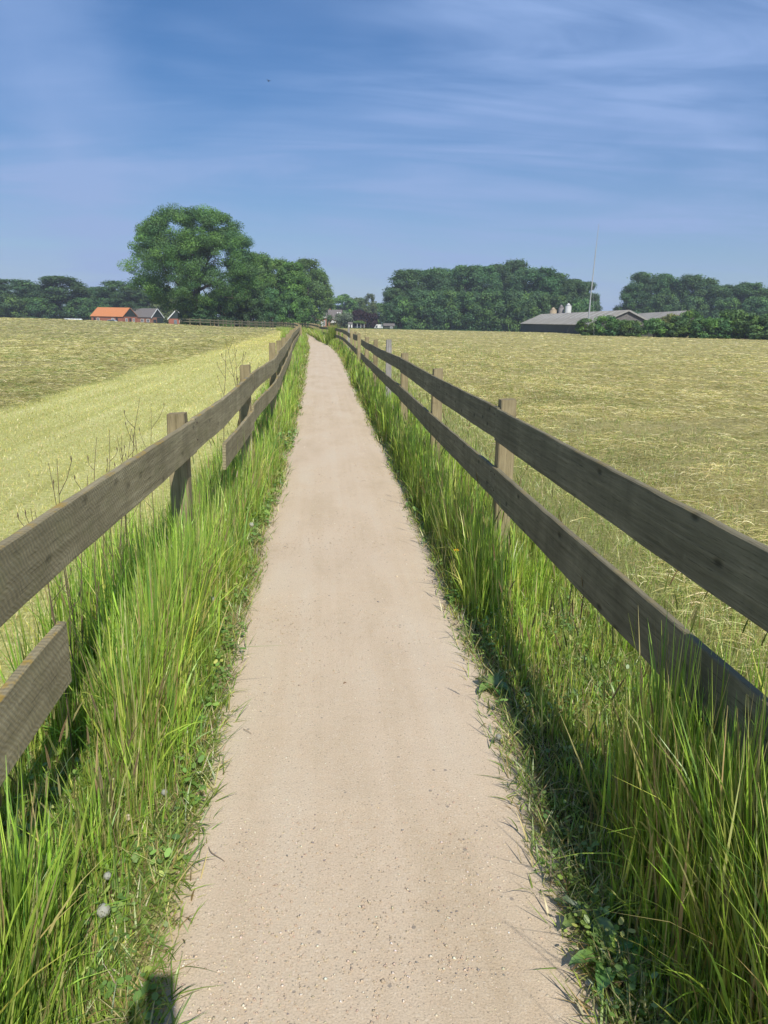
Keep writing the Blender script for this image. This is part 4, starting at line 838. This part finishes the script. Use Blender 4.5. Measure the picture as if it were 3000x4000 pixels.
# the three silos behind the long barn
silo_t = flat('tan silo', (.42, .33, .22), .8, .25, 1.2); silo_g = flat('grey silo', (.24, .22, .21), .8, .2, 1.2); silo_w = flat('pale silo', (.56, .56, .54), .6, .1, 1.2)
for x, y, ztop, r_, mt, lb in ((63.2, 203.0, 6.15, .95, silo_t, 'short tan silo with a conical top, leftmost behind the barn roof'), (65.6, 203.6, 6.9, .75, silo_g, 'dull grey silo between the tan and the pale one'), (66.9, 201.6, 7.3, .85, silo_w, 'tall pale silo, tallest of the three behind the barn roof')):
    root = empty('silo', (x, y, 0), label=lb, cat='silo', group='silos behind the long barn')
    m_ = MB(); m_.lathe([(r_*.35, -1.5), (r_, .8), (r_, ztop-.75), (r_*.97, ztop-.7)], n=20); m_.build('tank', mt, root, True)
    m_ = MB(); m_.lathe([(r_*1.02, ztop-.7), (r_*.3, ztop-.15), (r_*.22, ztop)], n=20); m_.build('lid', mt, root, True)
    m_ = MB()
    for a in range(4): m_.tube([(r_*math.cos(a*1.57+.5)*1.03, r_*math.sin(a*1.57+.5)*1.03, z_) for z_ in (-1.5, 1.2)], .06, 6)
    m_.build('leg', M_NAIL, root)
# the mast
mast = empty('mast', (41.5, 114.8, 0), label='very tall thin metal mast with guy wires in front of the long barn', cat='mast')
galv = flat('galvanised steel', (.42, .43, .44), .45, .1, 3, .5, .3)
MB().tube([(0, 0, -.2), (.0, 0, 5.4)], [.15, .12], 8).build('lower_pole', galv, mast); MB().tube([(0, 0, 5.4), (.1, 0, 9.5), (.2, 0, 13.2)], [.09, .075, .06], 6).build('middle_pole', galv, mast)
MB().tube([(.2, 0, 13.2), (.3, 0, 16.5)], [.045, .03], 6).build('antenna_rod', galv, mast)
for ax_, ay_ in ((3, 1.5), (-3, 1.5), (0, -3)): MB().tube([(0.05, 0, 9), (ax_, ay_, -.1)], .006, 4).build('guy_wire', galv, mast)
MB().box((0, 0, .25), (.5, .5, .7), bev=.02).build('base', plinth, mast)
# houses in the middle distance
h1 = gabled('brick_house', Vector((-2.7, 205, 0)), 0, 4.0, 5., -1.2, 2.0, 3.5, brick2, tile_g, brick2, 'small red brick house with white windows by the tall trees', 'houses beyond the path bend', over=.15)
opening(h1, 'long', 1.6, 1.15, 1.0, .7); opening(h1, 'long', 3.35, .8, .5, 1.2, 'window'); opening(h1, 'long', 2.7, .5, .5, 1.6, 'door', white_p)
m_ = MB(); m_.box((3.3, .6, 2.6), (.9, .9, .7)); m_.box((3.3, .4, 2.99), (1.1, 1.2, .08)); m_.build('dormer', white_p, h1)
h2 = gabled('house', Vector((1.9, 224, 0)), 0, 4.1, 6.5, -1.2, 1.9, 4.55, brick2, tile_g, brick2, 'taller house with a steep dark roof and two white roof windows', 'houses beyond the path bend', over=.12)
for x in (2.75, 3.5):
    m_ = MB(); m_.box((x, 1.85, 3.72), (.36, .10, .42), rot=Matrix.Rotation(-.88, 4, 'X')); m_.build('roof_window', white_p, h2)
opening(h2, 'long', 1.4, 1.2, .9, .7); m_ = MB(); m_.box((1.5, -.4, .9), (1.7, .7, .06)); m_.box((1.5, -.72, 1.15), (1.7, .05, .4)); m_.build('balcony', white_p, h2)
MB().box((.55, 3.3, 4.6), (.4, .4, .8)).build('chimney', brick2, h2)
h3 = gabled('garden_shed', Vector((17.4, 211, 0)), 0, 2.9, 2.4, -1.2, .35, .92, dark_w, tile_g, dark_w, 'low dark shed with a flat-looking roof behind the white van', over=.2)
opening(h3, 'long', 2.1, -.1, .6, .5)
h4 = gabled('white_shed', Vector((7.3, 208, 0)), 0, 1.1, 1.6, -1.2, .6, 1.1, white_p, tile_g, white_p, 'tiny white gabled shed between the willow and the path bend', over=.08)
opening(h4, 'long', .55, 0., .35, 1., 'door')
# pergola grown over with bright green
pg = empty('pergola', (9.6, 205, -.9), label='white pergola overgrown with bright green climbers in the garden', cat='pergola')
for px_ in (0, 1., 1.9):
    for py_ in (0, 1.2): MB().box((px_, py_, .9), (.09, .09, 1.8)).build('post', white_p, pg)
m_ = MB()
for py_ in (0, 1.2): m_.box((.95, py_, 1.86), (2.2, .08, .10))
m_.build('beam', white_p, pg)
V, Q, C = crown_np(1.9, 1.25, 0, 16, 3200, .15, [(.12, .22, .045), (.15, .26, .06)], 77, low=.0, bl=(.25, .4)); gl = link('climber', npmesh('climber', V, Q, C), leaf_m, pg); gl.location = (.7, .5, 1.65); gl.scale = (1, .6, .7)
# dark low hedge at the far edge of the right-hand meadow
hx = np.linspace(-1, 34, 9)
for k in range(8):
    x0, x1 = hx[k], hx[k+1]; y0 = 158+1.2*math.sin(k); n = 5200; r = np.random.default_rng(300+k)
    P_ = np.stack([r.uniform(x0, x1, n), y0+r.normal(0, .35, n), r.uniform(-.55, .06, n)+.06*np.sin(r.uniform(x0, x1, n)*3)], -1); d = r.normal(size=(n, 3)); d /= np.linalg.norm(d, axis=1)[:, None]
    a = np.cross(d, r.normal(size=(n, 3))); a /= np.linalg.norm(a, axis=1)[:, None]; b = np.cross(d, a); s = .12
    V = np.stack([P_-a*s, P_-b*s*.6, P_+a*s, P_+b*s*.6], 1).reshape(-1, 3); C = np.repeat(pick(n, DK, [1, 1, 1, 1], .2)*.75, 4, 0)
    me = npmesh('hedge', V, np.arange(n*4).reshape(-1, 4), C)
    if k == 0: HV = [V]; HC = [C]
    else: HV.append(V); HC.append(C)
    bpy.data.meshes.remove(me)
V = np.concatenate(HV); C = np.concatenate(HC)
tag(link('hedge', npmesh('hedge', V, np.arange(len(V)).reshape(-1, 4), C), leaf_m), 'long low dark clipped hedge at the far edge of the wide meadow', 'hedge')
# vehicles and bales
def vehicle(name, loc, rz, L, Wd, prof, mb, label, cat, winprof, wheel=.33):
    root = empty(name, loc, rz, label=label, cat=cat); m_ = MB(); m_.prism([(x, -Wd/2, z) for x, z in prof], (0, Wd, 0))
    bmesh.ops.bevel(m_.bm, geom=list(m_.bm.edges), offset=.05, segments=2, affect='EDGES'); m_.build('body', mb, root, False)
    for s in (-1, 1):
        m_ = MB(); y_ = s*(Wd/2+.004); m_.prism([(x, y_, z) for x, z in winprof], (0, s*.01, 0)); m_.build('side_window', glass, root)
        for x in (L*.2, L*.8):
            w = MB(); w.tube([(x, s*(Wd/2-.2), wheel), (x, s*(Wd/2+.01), wheel)], wheel, 16); o = w.build('wheel', flat('tyre', (.02, .02, .02), .9) if 'tyre' not in bpy.data.materials else bpy.data.materials['tyre'], root)
            w = MB(); w.tube([(x, s*(Wd/2+.012), wheel), (x, s*(Wd/2+.03), wheel)], wheel*.6, 12); w.build('rim', galv, o)
    m_ = MB()
    for s in (-1, 1): m_.box((.01, s*(Wd/2-.25), prof[1][1]*.62), (.06, .25, .14))
    m_.build('headlight', white_p, root); return root
vehicle('white_van', (14.6, 219.0, -1.68), 0, 3.0, 1.7, [(0, .3), (0, 1.1), (.75, 1.35), (1.15, 2.32), (3.0, 2.38), (3.0, .3)], white_p, 'white delivery van parked behind the low dark hedge', 'van', [(.85, 1.4), (1.2, 2.1), (1.5, 2.1), (1.5, 1.4)])
vehicle('parked_car', (-59.6, 212.5, -.85), 0, 3.7, 1.6, [(0, .25), (0, .75), (.8, .9), (1.3, 1.38), (2.9, 1.42), (3.5, .95), (3.7, .85), (3.7, .25)], flat('silver blue paint', (.32, .38, .44), .35, .1, 2, .5), 'pale blue car parked before the orange-roofed barn', 'car', [(.95, .92), (1.35, 1.3), (2.8, 1.33), (3.3, .95)], .28)
vehicle('parked_car', (8.6, 214., -1.35), 0, 2.9, 1.6, [(0, .25), (0, .75), (.6, .9), (1.0, 1.38), (2.2, 1.42), (2.7, .95), (2.9, .85), (2.9, .25)], flat('dark blue paint', (.03, .045, .075), .35, .1, 2, .5), 'dark car parked beside the pergola', 'car', [(.75, .92), (1.05, 1.3), (2.1, 1.33), (2.5, .95)], .28)
bale_w = flat('white bale wrap', (.74, .76, .74), .45, .06, 2, .5)
BL = None
for k in range(6):
    if BL is None:
        m_ = MB(); m_.lathe([(.55, -.40), (.72, -.38), (.80, -.30), (.80, .30), (.72, .38), (.55, .40)], n=24); BL = m_.build('wrapped_bale', bale_w, None, True); o = BL
    else: o = BL.copy(); COL.objects.link(o)
    o.location = (-66.4-.83*k, 214.5+.13*k, float(terrain(-66, 214))+.80); o.rotation_euler = (0, R(90), R(-9))
    tag(o, 'white wrapped bale in the row left of the orange-roofed barn', 'bale', 'row of white wrapped bales')

# ------------------------------------------------------------------ plants one can point at
stem_g = flat('green stem', (.20, .22, .09), .7, .15, 20); clock_m = leafmat('seed fluff', .5, .6, .0); yel, t, o = mat('yellow petals'); principled(t, o, (.80, .42, .012), .6)
def dandelion(x, y, h, label, kind='clock', group='dandelions in the verge', lean=(.03, .02), r_=.017):
    z = max(float(terrain(x, y)), -.01); root = empty('dandelion', (x, y, z), label=label, cat='flower', group=group)
    top = Vector((lean[0], lean[1], h)); MB().tube([(0, 0, 0), (lean[0]*.3, lean[1]*.3, h*.55), top], [.0025, .0021, .0018], 6).build('stem', stem_g, root, True)
    rr = np.random.default_rng(int(abs(x)*1000+y*100))
    if kind == 'clock':
        n = 260; d = rr.normal(size=(n, 3)); d /= np.linalg.norm(d, axis=1)[:, None]; P_ = np.array(top)[None]+d*r_*rr.uniform(.75, 1, (n, 1)); a = np.cross(d, rr.normal(size=(n, 3))); a /= np.linalg.norm(a, axis=1)[:, None]; b = np.cross(d, a); s = r_*.2
        V = np.stack([P_-a*s, P_-b*s, P_+a*s, P_+b*s], 1).reshape(-1, 3); link('seed_head', npmesh('seed_head', V, np.arange(n*4).reshape(-1, 4), np.full((n*4, 3), .58)), clock_m, root)
    elif kind == 'spent':
        MB().lathe([(.0015, -.012), (.0045, -.007), (.004, .002), (.0055, .008), (.002, .010)], tuple(top), 10).build('bud', flat('dry bud', (.50, .42, .28), .8) if 'dry bud' not in bpy.data.materials else bpy.data.materials['dry bud'], root)
    else:
        m_ = MB()
        for ring, (rad_, zz_, n) in enumerate(((.019, .0, 18), (.014, .004, 14), (.008, .007, 9))):
            for i in range(n):
                a = 6.283*i/n+ring*.2; w = .10; m_.poly([top+Vector((0, 0, zz_*.5)), top+Vector((math.cos(a-w)*rad_*.8, math.sin(a-w)*rad_*.8, zz_+.001)), top+Vector((math.cos(a)*rad_, math.sin(a)*rad_, zz_+.002)), top+Vector((math.cos(a+w)*rad_*.8, math.sin(a+w)*rad_*.8, zz_+.001))])
        m_.build('flower_head', yel, root); MB().lathe([(.002, -.008), (.006, -.003), (.006, .0)], tuple(top), 8).build('calyx', stem_g, root)
for a in [(-.58, 3.46, .24, 'white dandelion clock beside the path, opposite the first lichened post'), (-.80, 2.7, .17, 'white dandelion clock close to the lower lichened board'), (-.58, 1.55, .16, 'large white dandelion clock low in the near left verge'),
          (-.52, 4.92, .22, 'distant white dandelion clock against the left edge of the path'), (-.77, 2.87, .13, 'small dandelion clock among the lower weeds near the sunlit fence')]: dandelion(*a)
dandelion(.70, 2.52, .06, 'grey dandelion clock on a bent brown stem leaning over the right path edge', 'clock', lean=(-.02, -.05), r_=.012)
for a in [(-.70, 1.51, .13, 'spent pinkish dandelion bud at the left frame edge'), (-.62, 1.95, .12, 'spent dandelion bud above the large white clock'), (-.70, 2.1, .14, 'spent dandelion bud in the weeds below the lichened board')]: dandelion(*a, kind='spent')
for a in [(1.03, 4.62, .36, 'yellow dandelion flower high in the grass near the dark lower board'), (.77, 4.10, .29, 'bright yellow dandelion flower at the edge of the right verge'), (.87, 4.42, .29, 'closing yellow dandelion flower between the two open ones'), (.90, 32.8, .42, 'far yellow flower in the verge before the gap in the fence')]: dandelion(*a, kind='yellow', r_=.02)
dock_m = leafmat('broad leaves', .30, .4, .06)
def rosette(x, y, n, Ls, Ws, label, col, name='dock_plant', az=None, lift=.35, seed=1, group='broad-leaved plants at the path edges', red=False):
    z = max(float(terrain(x, y)), -.008); rr = random.Random(seed); root = empty(name, (x, y, z+.002), label=label, cat='plant', group=group)
    for k in range(n):
        a = (az[k] if az else 6.283*k/n)+rr.uniform(-.3, .3); L = rr.uniform(*Ls); w0 = rr.uniform(*Ws); c = [v*rr.uniform(.8, 1.2) for v in col]; V = []; F = []; ns = 9; tilt = rr.uniform(-.3, .3)
        for i in range(ns+1):
            t_ = i/ns; w = w0*math.sin(math.pi*min(1, t_*.93+.06))**.8*(.12 if t_ < .22 else 1)*(1+.10*math.sin(t_*34+k)); r_ = L*t_; hz = lift*L*math.sin(t_*2.3)+.004
            for q, off_ in ((-1, .010), (-.5, .002), (0, 0), (.5, .002), (1, .010)):
                wz = .004*math.sin(t_*21+q*3+k); V.append((math.cos(a)*r_-math.sin(a)*w*q, math.sin(a)*r_+math.cos(a)*w*q, hz+off_*(w/w0)+wz+tilt*q*w))
        for i in range(ns):
            for q in range(4): F.append((i*5+q, i*5+q+1, i*5+6+q, i*5+5+q))
        link('leaf', npmesh('leaf', V, F, np.tile(np.array(c), (len(V), 1)), True), dock_m, root)
LG = (.16, .27, .07)
rosette(.74, 1.47, 9, (.07, .13), (.016, .026), 'broad green leafy plant spreading onto the path at the lower right', LG, seed=2)
rosette(.72, 1.62, 7, (.05, .10), (.012, .022), 'small leafy plant above the lower right one, half on the path', LG, seed=3)
rosette(.77, 2.93, 8, (.06, .11), (.018, .028), 'green round-leaved plant at the right path edge under the tall grass', LG, seed=4)
rosette(.80, 4.0, 6, (.07, .12), (.02, .03), 'leafy plant under the bright yellow dandelion', LG, seed=8)
rosette(-.66, 1.47, 4, (.10, .13), (.028, .034), 'large single broad leaf plant near the shadow at the lower left', (.12, .21, .07), az=[-.9, 1.0, 2.4, -2.3], seed=5, lift=.55)
rosette(-.50, 2.30, 7, (.06, .10), (.010, .016), 'toothed dandelion leaves lying on the left path edge', (.12, .20, .04), seed=6)
rosette(-.47, 2.42, 6, (.05, .08), (.010, .015), 'second patch of toothed leaves, beside a white stone', (.12, .20, .04), seed=16)
rosette(-.80, 2.3, 6, (.04, .06), (.022, .030), 'round bright mallow leaves low by the lichened fence', (.22, .30, .07), seed=7, name='mallow_plant', lift=.9)
rosette(-.76, 2.05, 5, (.04, .06), (.020, .028), 'yellowing mallow leaves nearest the bottom of the lichened fence', (.36, .34, .07), seed=9, name='mallow_plant', lift=.9)
rosette(-.64, 2.83, 5, (.03, .05), (.015, .022), 'pale yellow mallow leaves halfway between fence and path', (.42, .42, .12), seed=10, name='mallow_plant', lift=1.)
rosette(-.73, 2.62, 5, (.03, .05), (.015, .022), 'yellow green mallow leaves below the dandelion clock', (.38, .38, .10), seed=11, name='mallow_plant', lift=1.)
rosette(-.93, 2.80, 3, (.025, .04), (.014, .018), 'small plant with a red leaf behind the lower lichened board end', (.55, .09, .07), seed=12, name='red_leaved_plant', lift=2.)
for a in [(-.55, 2.12, .09, 'tiny pale dandelion clock near the left path edge before the toothed leaves'), (-.66, 2.32, .13, 'pale dandelion clock between the mallow leaves and the path'), (-.62, 1.72, .11, 'small pale dandelion clock just above the large one at the lower left')]: dandelion(*a, kind='clock', r_=.011)
# a few pale stones at the edges
st_m = flat('pale stone', (.50, .45, .37), .8, .15, 30)
for k, (x, y, s, lb) in enumerate([(.70, 1.36, .016, 'pale rounded stone at the lower right path edge'), (.665, 1.42, .011, 'smaller pale stone beside the rounded one at the lower right'), (-.485, 2.87, .013, 'white stone at the left path edge beside the toothed leaves'), (-.46, 2.98, .008, 'small white stone just past the larger one on the left edge')]):
    m_ = MB(); m_.ball((0, 0, 0), s, (1.2, .9, .6), 3)
    for v in m_.bm.verts: v.co *= 1+.18*(float(vnoise(v.co.x*90+k, v.co.y*90+v.co.z*60))-.5)
    o = m_.build('stone', st_m, None, True, (x, y, .004+s*.3)); tag(o, lb, 'stone', 'stones on the path edge')
# twigs lying on the path
for k, (x, y, L, a, lb) in enumerate([(-.375, 3.25, .05, .7, 'small curled dry twig on the path near the left edge, farther one'), (-.30, 2.62, .04, 2.4, 'thin forked dry twig on the path near the left edge'), (-.33, 1.93, .07, 2.5, 'dry bent twig at the left path edge above the phone shadow'), (.10, 3.0, .014, .3, 'dark leaf crumb in the middle of the path'), (.42, 7.3, .06, .1, 'short straw lying on the path before the first right post')]):
    m_ = MB(); z = .012; pts = [(x+math.cos(a)*L*(t_-.5)+.18*L*math.sin(t_*5+k)*math.sin(a), y+math.sin(a)*L*(t_-.5)*1.6, z+.004*math.sin(t_*3.1)) for t_ in [i/6 for i in range(7)]]
    m_.tube(pts, [.0006+.0006*math.sin(3.1*i/6)*(6 if k == 3 else 1) for i in range(7)], 6)
    c0 = Vector(pts[3]); o = m_.build('twig', flat('twig bark', (.24, .17, .11), .9) if k == 0 else bpy.data.materials['twig bark'], None, True)
    for v in o.data.vertices: v.co -= c0
    o.location = c0; tag(o, lb, 'twig', 'twigs and crumbs on the path')
# dry stalks behind the lichened fence
dry_m = flat('dry stalk', (.13, .10, .06), .85, .2, 20)
def stalk(x, y, h, ax_, ay_, label, seed, rad=.0028, twigs=5, z0=0.):
    rr = random.Random(seed); z = float(terrain(x, y)) if y > 60 else 0; root = empty('dry_weed', (x, y, z), label=label, cat='weed', group='dry weed stalks behind the lichened fence')
    pts = [Vector((ax_*t_**1.7+rr.uniform(-.006, .006), ay_*t_**1.7+rr.uniform(-.006, .006), h*t_-.06*h*t_**3)) for t_ in [i/8 for i in range(9)]]
    m_ = MB(); m_.tube(pts, [rad*(1.3-.9*i/8) for i in range(9)], 6)
    for k in range(twigs):
        j = 3+k % 5; p = pts[j]; a = rr.uniform(0, 6.28); l = rr.uniform(.05, .16)*(h/1.2); e = p+Vector((math.cos(a)*l*.6, math.sin(a)*l*.3, l)); m_.tube([p, (p+e)/2+Vector((math.cos(a)*.01, 0, -.008)), e-Vector((0, 0, .02)), e-Vector((0, 0, .01)), e], [rad*.55, rad*.45, rad*.4, rad*1.1, rad*.4], 5)
    m_.build('stem', dry_m, root); return root
SP = [(-.90, 2.50, 1.20, .00, .02), (-.92, 2.47, 1.03, -.06, 0), (-.93, 2.64, 1.10, .08, .05), (-.92, 2.85, 1.22, .05, .02), (-.94, 2.86, 1.06, .1, .1), (-.90, 3.05, 1.22, .03, 0), (-.93, 3.2, 1.20, .10, .03), (-.92, 3.25, 1.15, .02, .1),
      (-.94, 3.5, 1.12, -.03, .05), (-.90, 3.6, 1.16, .0, .0), (-.95, 3.3, 1.32, .12, .15), (-.90, 3.8, 1.25, .03, 0), (-.88, 2.35, 1.05, -.04, .02), (-.95, 2.7, 1.14, -.05, .03)]
WHICH = ['tallest bare stalk at the left frame side', 'short stalk bending left beside it', 'stalk leaning right over the lichened board', 'straight dark stalk rising above the yellow lichen', 'bent stalk crossing the straight dark one', 'thin upright stalk in the middle of the group', 'branched stalk leaning toward the first post', 'short branched stalk before the leaning one',
         'stalk just left of the first square post', 'upright stalk touching the first square post', 'long stalk arching over behind the first post', 'spiky upright stalk right behind the first post', 'low stalk nearest the left frame edge', 'thin stalk leaning left, second from the frame edge']
for k, (x, y, h, a, b) in enumerate(SP): stalk(x, y, h, a, b, 'dry brown weed, '+WHICH[k], 40+k, .0024)
stalk(-.98, 7.3, 1.42, .05, .1, 'dry brown weed, arched stalk beside the second square post', 61, .004)
for k in range(5): stalk(-1.02-.03*k, 9.4+.1*k, 1.45-.09*k, -.18+.13*k, .05, 'dry brown weed, bare twiggy '+['tall stem', 'upright stem', 'leaning stem', 'short stem', 'low side stem'][k]+' of the clump left of the third post', 70+k, .0045, 8)
stalk(1.38, 24.0, 1.75, .0, .0, 'dry brown weed standing dark and straight against the wide meadow', 90, .007, 6)
# tall green weed clump at the bend
n = 2600; r = np.random.default_rng(9); th = r.random(n)*6.28; rd = .25*np.sqrt(r.random(n)); rd = rd*1.9; B = np.stack([.78+rd*np.cos(th), 49.5+rd*np.sin(th), np.zeros(n)], -1)
C = pick(n, [(.25, .36, .07), (.33, .42, .09), (.19, .29, .06)], [1, 1, 1]); V, Q, C2 = ribbons(B, r.uniform(0, 6.28, n), (1.85-1.1*rd/.48)*r.uniform(.5, 1, n), r.uniform(0, .22, n), r.uniform(.02, .04, n), 4, r.uniform(0, .15, n), C*.9, C*1.1)
tag(link('tall_weed', npmesh('tall_weed', V, Q, C2), grass_mat), 'tall dense green weed clump rising before the houses at the path bend', 'weed')
# the bird
bird = MB(); bird.ball((0, 0, 0), .09, (1, 2.4, .9), 2); bird.poly([(-.02, .1, .03), (-.42, -.02, .12), (-.40, -.14, .12), (-.02, -.08, .03)]); bird.poly([(.02, .1, .03), (.42, -.02, .12), (.40, -.14, .12), (.02, -.08, .03)]); bird.poly([(-.03, -.18, 0), (-.07, -.34, 0), (.07, -.34, 0), (.03, -.18, 0)])
b_ = bird.build('bird', flat('dark feathers', (.03, .03, .035), .8)); b_.location = (-8.3, 130, 38.0); b_.rotation_euler.z = .6; tag(b_, 'tiny dark bird high in the blue sky above the path', 'bird')

# ------------------------------------------------------------------ the photographer, whose shadow reaches the lower left of the path
skin_m = flat('skin', (.55, .33, .24), .55, .06, 8); shirt = flat('dark cloth', (.04, .05, .07), .9, .1, 10); black = flat('black plastic', (.015, .015, .017), .35, .1, 5, .5)
ph_ = MB(); ph_.box((0, 0, 0), (.076, .162, .0085), bev=.003); phone = ph_.build('phone', black)
pm_ = m.copy(); pm_.translation = Vector((0, 0, 1.6))+r2*(.022)+u2*(-.066)-fwd*.012; phone.matrix_world = pm_
tag(phone, 'phone held up by the photographer, seen as the square shadow at the lower left', 'phone')
def person():
    J = {}; E_ = []
    def j(n_, p, r_, par=None): J[n_] = (len(J), p, r_); (E_.append((J[par][0], J[n_][0])) if par else None)
    bx, by = -.08, -.50
    j('pelvis', (bx, by, .95), (.15, .11)); j('waist', (bx, by, 1.08), (.13, .10), 'pelvis'); j('chest', (bx, by, 1.28), (.16, .115), 'waist'); j('neck0', (bx, by+.01, 1.44), (.07, .07), 'chest'); j('neck', (bx, by+.02, 1.50), (.052, .055), 'neck0')
    j('jaw', (bx, by+.05, 1.56), (.062, .075), 'neck'); j('head', (bx, by+.04, 1.64), (.078, .095), 'jaw'); j('top', (bx, by+.03, 1.71), (.062, .075), 'head')
    hand = Vector((0, 0, 1.6))+r2*(-.030)+u2*(-.135)-fwd*.02
    for s, nm in ((-1, 'l'), (1, 'r')):
        j('sh'+nm, (bx+s*.17, by, 1.39), (.06, .06), 'chest')
        if s < 0:
            j('elbl', (bx-.24, by+.10, 1.15), (.044, .044), 'shl'); w = hand+Vector((-.025, -.05, -.06)); j('wrl', tuple(w), (.026, .024), 'elbl'); j('palml', tuple(hand+Vector((-.012, -.012, -.02))), (.030, .018), 'wrl')
            for k in range(4):
                b0 = hand+u2*(.012+.02*k)+r2*(-.012)-fwd*.012; c0 = b0+fwd*.030; d0 = c0+r2*.022
                j(f'f{k}a', tuple(b0), (.0085, .0085), 'palml'); j(f'f{k}b', tuple(c0), (.008, .008), f'f{k}a'); j(f'f{k}c', tuple(d0), (.007, .007), f'f{k}b')
            j('tha', tuple(hand+r2*.015-fwd*.012+u2*.0), (.010, .010), 'palml'); j('thb', tuple(hand+r2*.035-fwd*.012+u2*.03), (.009, .009), 'tha')
        else:
            j('elbr', (bx+.23, by+.02, 1.12), (.044, .044), 'shr'); j('wrr', (bx+.22, by+.12, .90), (.026, .024), 'elbr'); j('palmr', (bx+.22, by+.15, .82), (.030, .020), 'wrr')
            for k in range(4):
                j(f'g{k}a', (bx+.22, by+.125+.02*k, .76), (.0085, .0085), 'palmr'); j(f'g{k}b', (bx+.212, by+.128+.02*k, .72+.004*abs(k-1.5)), (.008, .008), f'g{k}a'); j(f'g{k}c', (bx+.195, by+.13+.02*k, .70+.004*abs(k-1.5)), (.007, .007), f'g{k}b')
            j('gta', (bx+.20, by+.19, .80), (.010, .010), 'palmr'); j('gtb', (bx+.19, by+.205, .765), (.009, .009), 'gta')
        j('hip'+nm, (bx+s*.09, by, .88), (.095, .095), 'pelvis'); j('kn'+nm, (bx+s*.10, by+.02, .48), (.060, .062), 'hip'+nm); j('an'+nm, (bx+s*.11, by-.02, .09), (.042, .045), 'kn'+nm); j('toe'+nm, (bx+s*.12, by+.14, .045), (.042, .030), 'an'+nm)
    me = bpy.data.meshes.new('person'); me.from_pydata([v[1] for v in J.values()], E_, []); o = bpy.data.objects.new('person', me); COL.objects.link(o)
    md = o.modifiers.new('skin', 'SKIN'); sk = me.skin_vertices[0].data
    for v in J.values(): sk[v[0]].radius = v[2]
    sk[0].use_root = True; md.use_smooth_shade = True; o.modifiers.new('sub', 'SUBSURF').levels = 2; o.modifiers['sub'].render_levels = 2
    bmt, t, oo = mat('body'); tcn = N(t, 'ShaderNodeTexCoord'); sp_ = N(t, 'ShaderNodeSeparateXYZ'); LK(t, tcn.outputs['Object'], sp_.inputs[0])
    hd = maths(t, 'GREATER_THAN', sp_.outputs[2], 1.475); hn = maths(t, 'MULTIPLY', maths(t, 'GREATER_THAN', sp_.outputs[1], -.20), maths(t, 'GREATER_THAN', sp_.outputs[2], 1.3)); tr_ = maths(t, 'LESS_THAN', sp_.outputs[2], .94)
    cc = mixc(t, tr_, (.04, .05, .07), (.09, .10, .14)); cc = mixc(t, maths(t, 'MAXIMUM', hd, hn), cc, (.55, .33, .24)); principled(t, oo, cc, .75)
    me.materials.append(bmt); tag(o, 'person standing on the path holding up the phone, out of view except for a shadow', 'person')
    f_ = MB()
    for s in (-1, 1): f_.ball((bx+s*.032, by+.128, 1.645), .012, (1, .6, .7), 2)
    f_.build('eye', white_p, o); MB().ball((bx, by+.145, 1.612), .014, (.8, 1, 1.5), 2).build('nose', skin_m, o, True); MB().ball((bx, by+.128, 1.572), .022, (1.1, .35, .3), 2).build('mouth', skin_m, o, True)
    for s in (-1, 1): MB().ball((bx+s*.082, by+.03, 1.63), .028, (.3, .7, 1.1), 2).build('ear', skin_m, o, True)
    MB().ball((bx, by+.01, 1.675), .105, (.86, 1.0, .78), 3).build('hair', flat('brown hair', (.05, .03, .02), .8), o, True)
person()

# ------------------------------------------------------------------ the summer air over the meadows
hz = MB(); hz.box((0, 450, 18.5), (1440, 1340, 45)); hm = bpy.data.materials.new('haze'); hm.use_nodes = True; t = hm.node_tree; t.nodes.clear()
o = N(t, 'ShaderNodeOutputMaterial'); pv = N(t, 'ShaderNodeVolumePrincipled'); pv.inputs['Density'].default_value = .00045; pv.inputs['Color'].default_value = (.80, .88, 1.0, 1)
LK(t, pv.outputs[0], o.inputs['Volume']); tag(hz.build('haze', hm), kind='stuff')
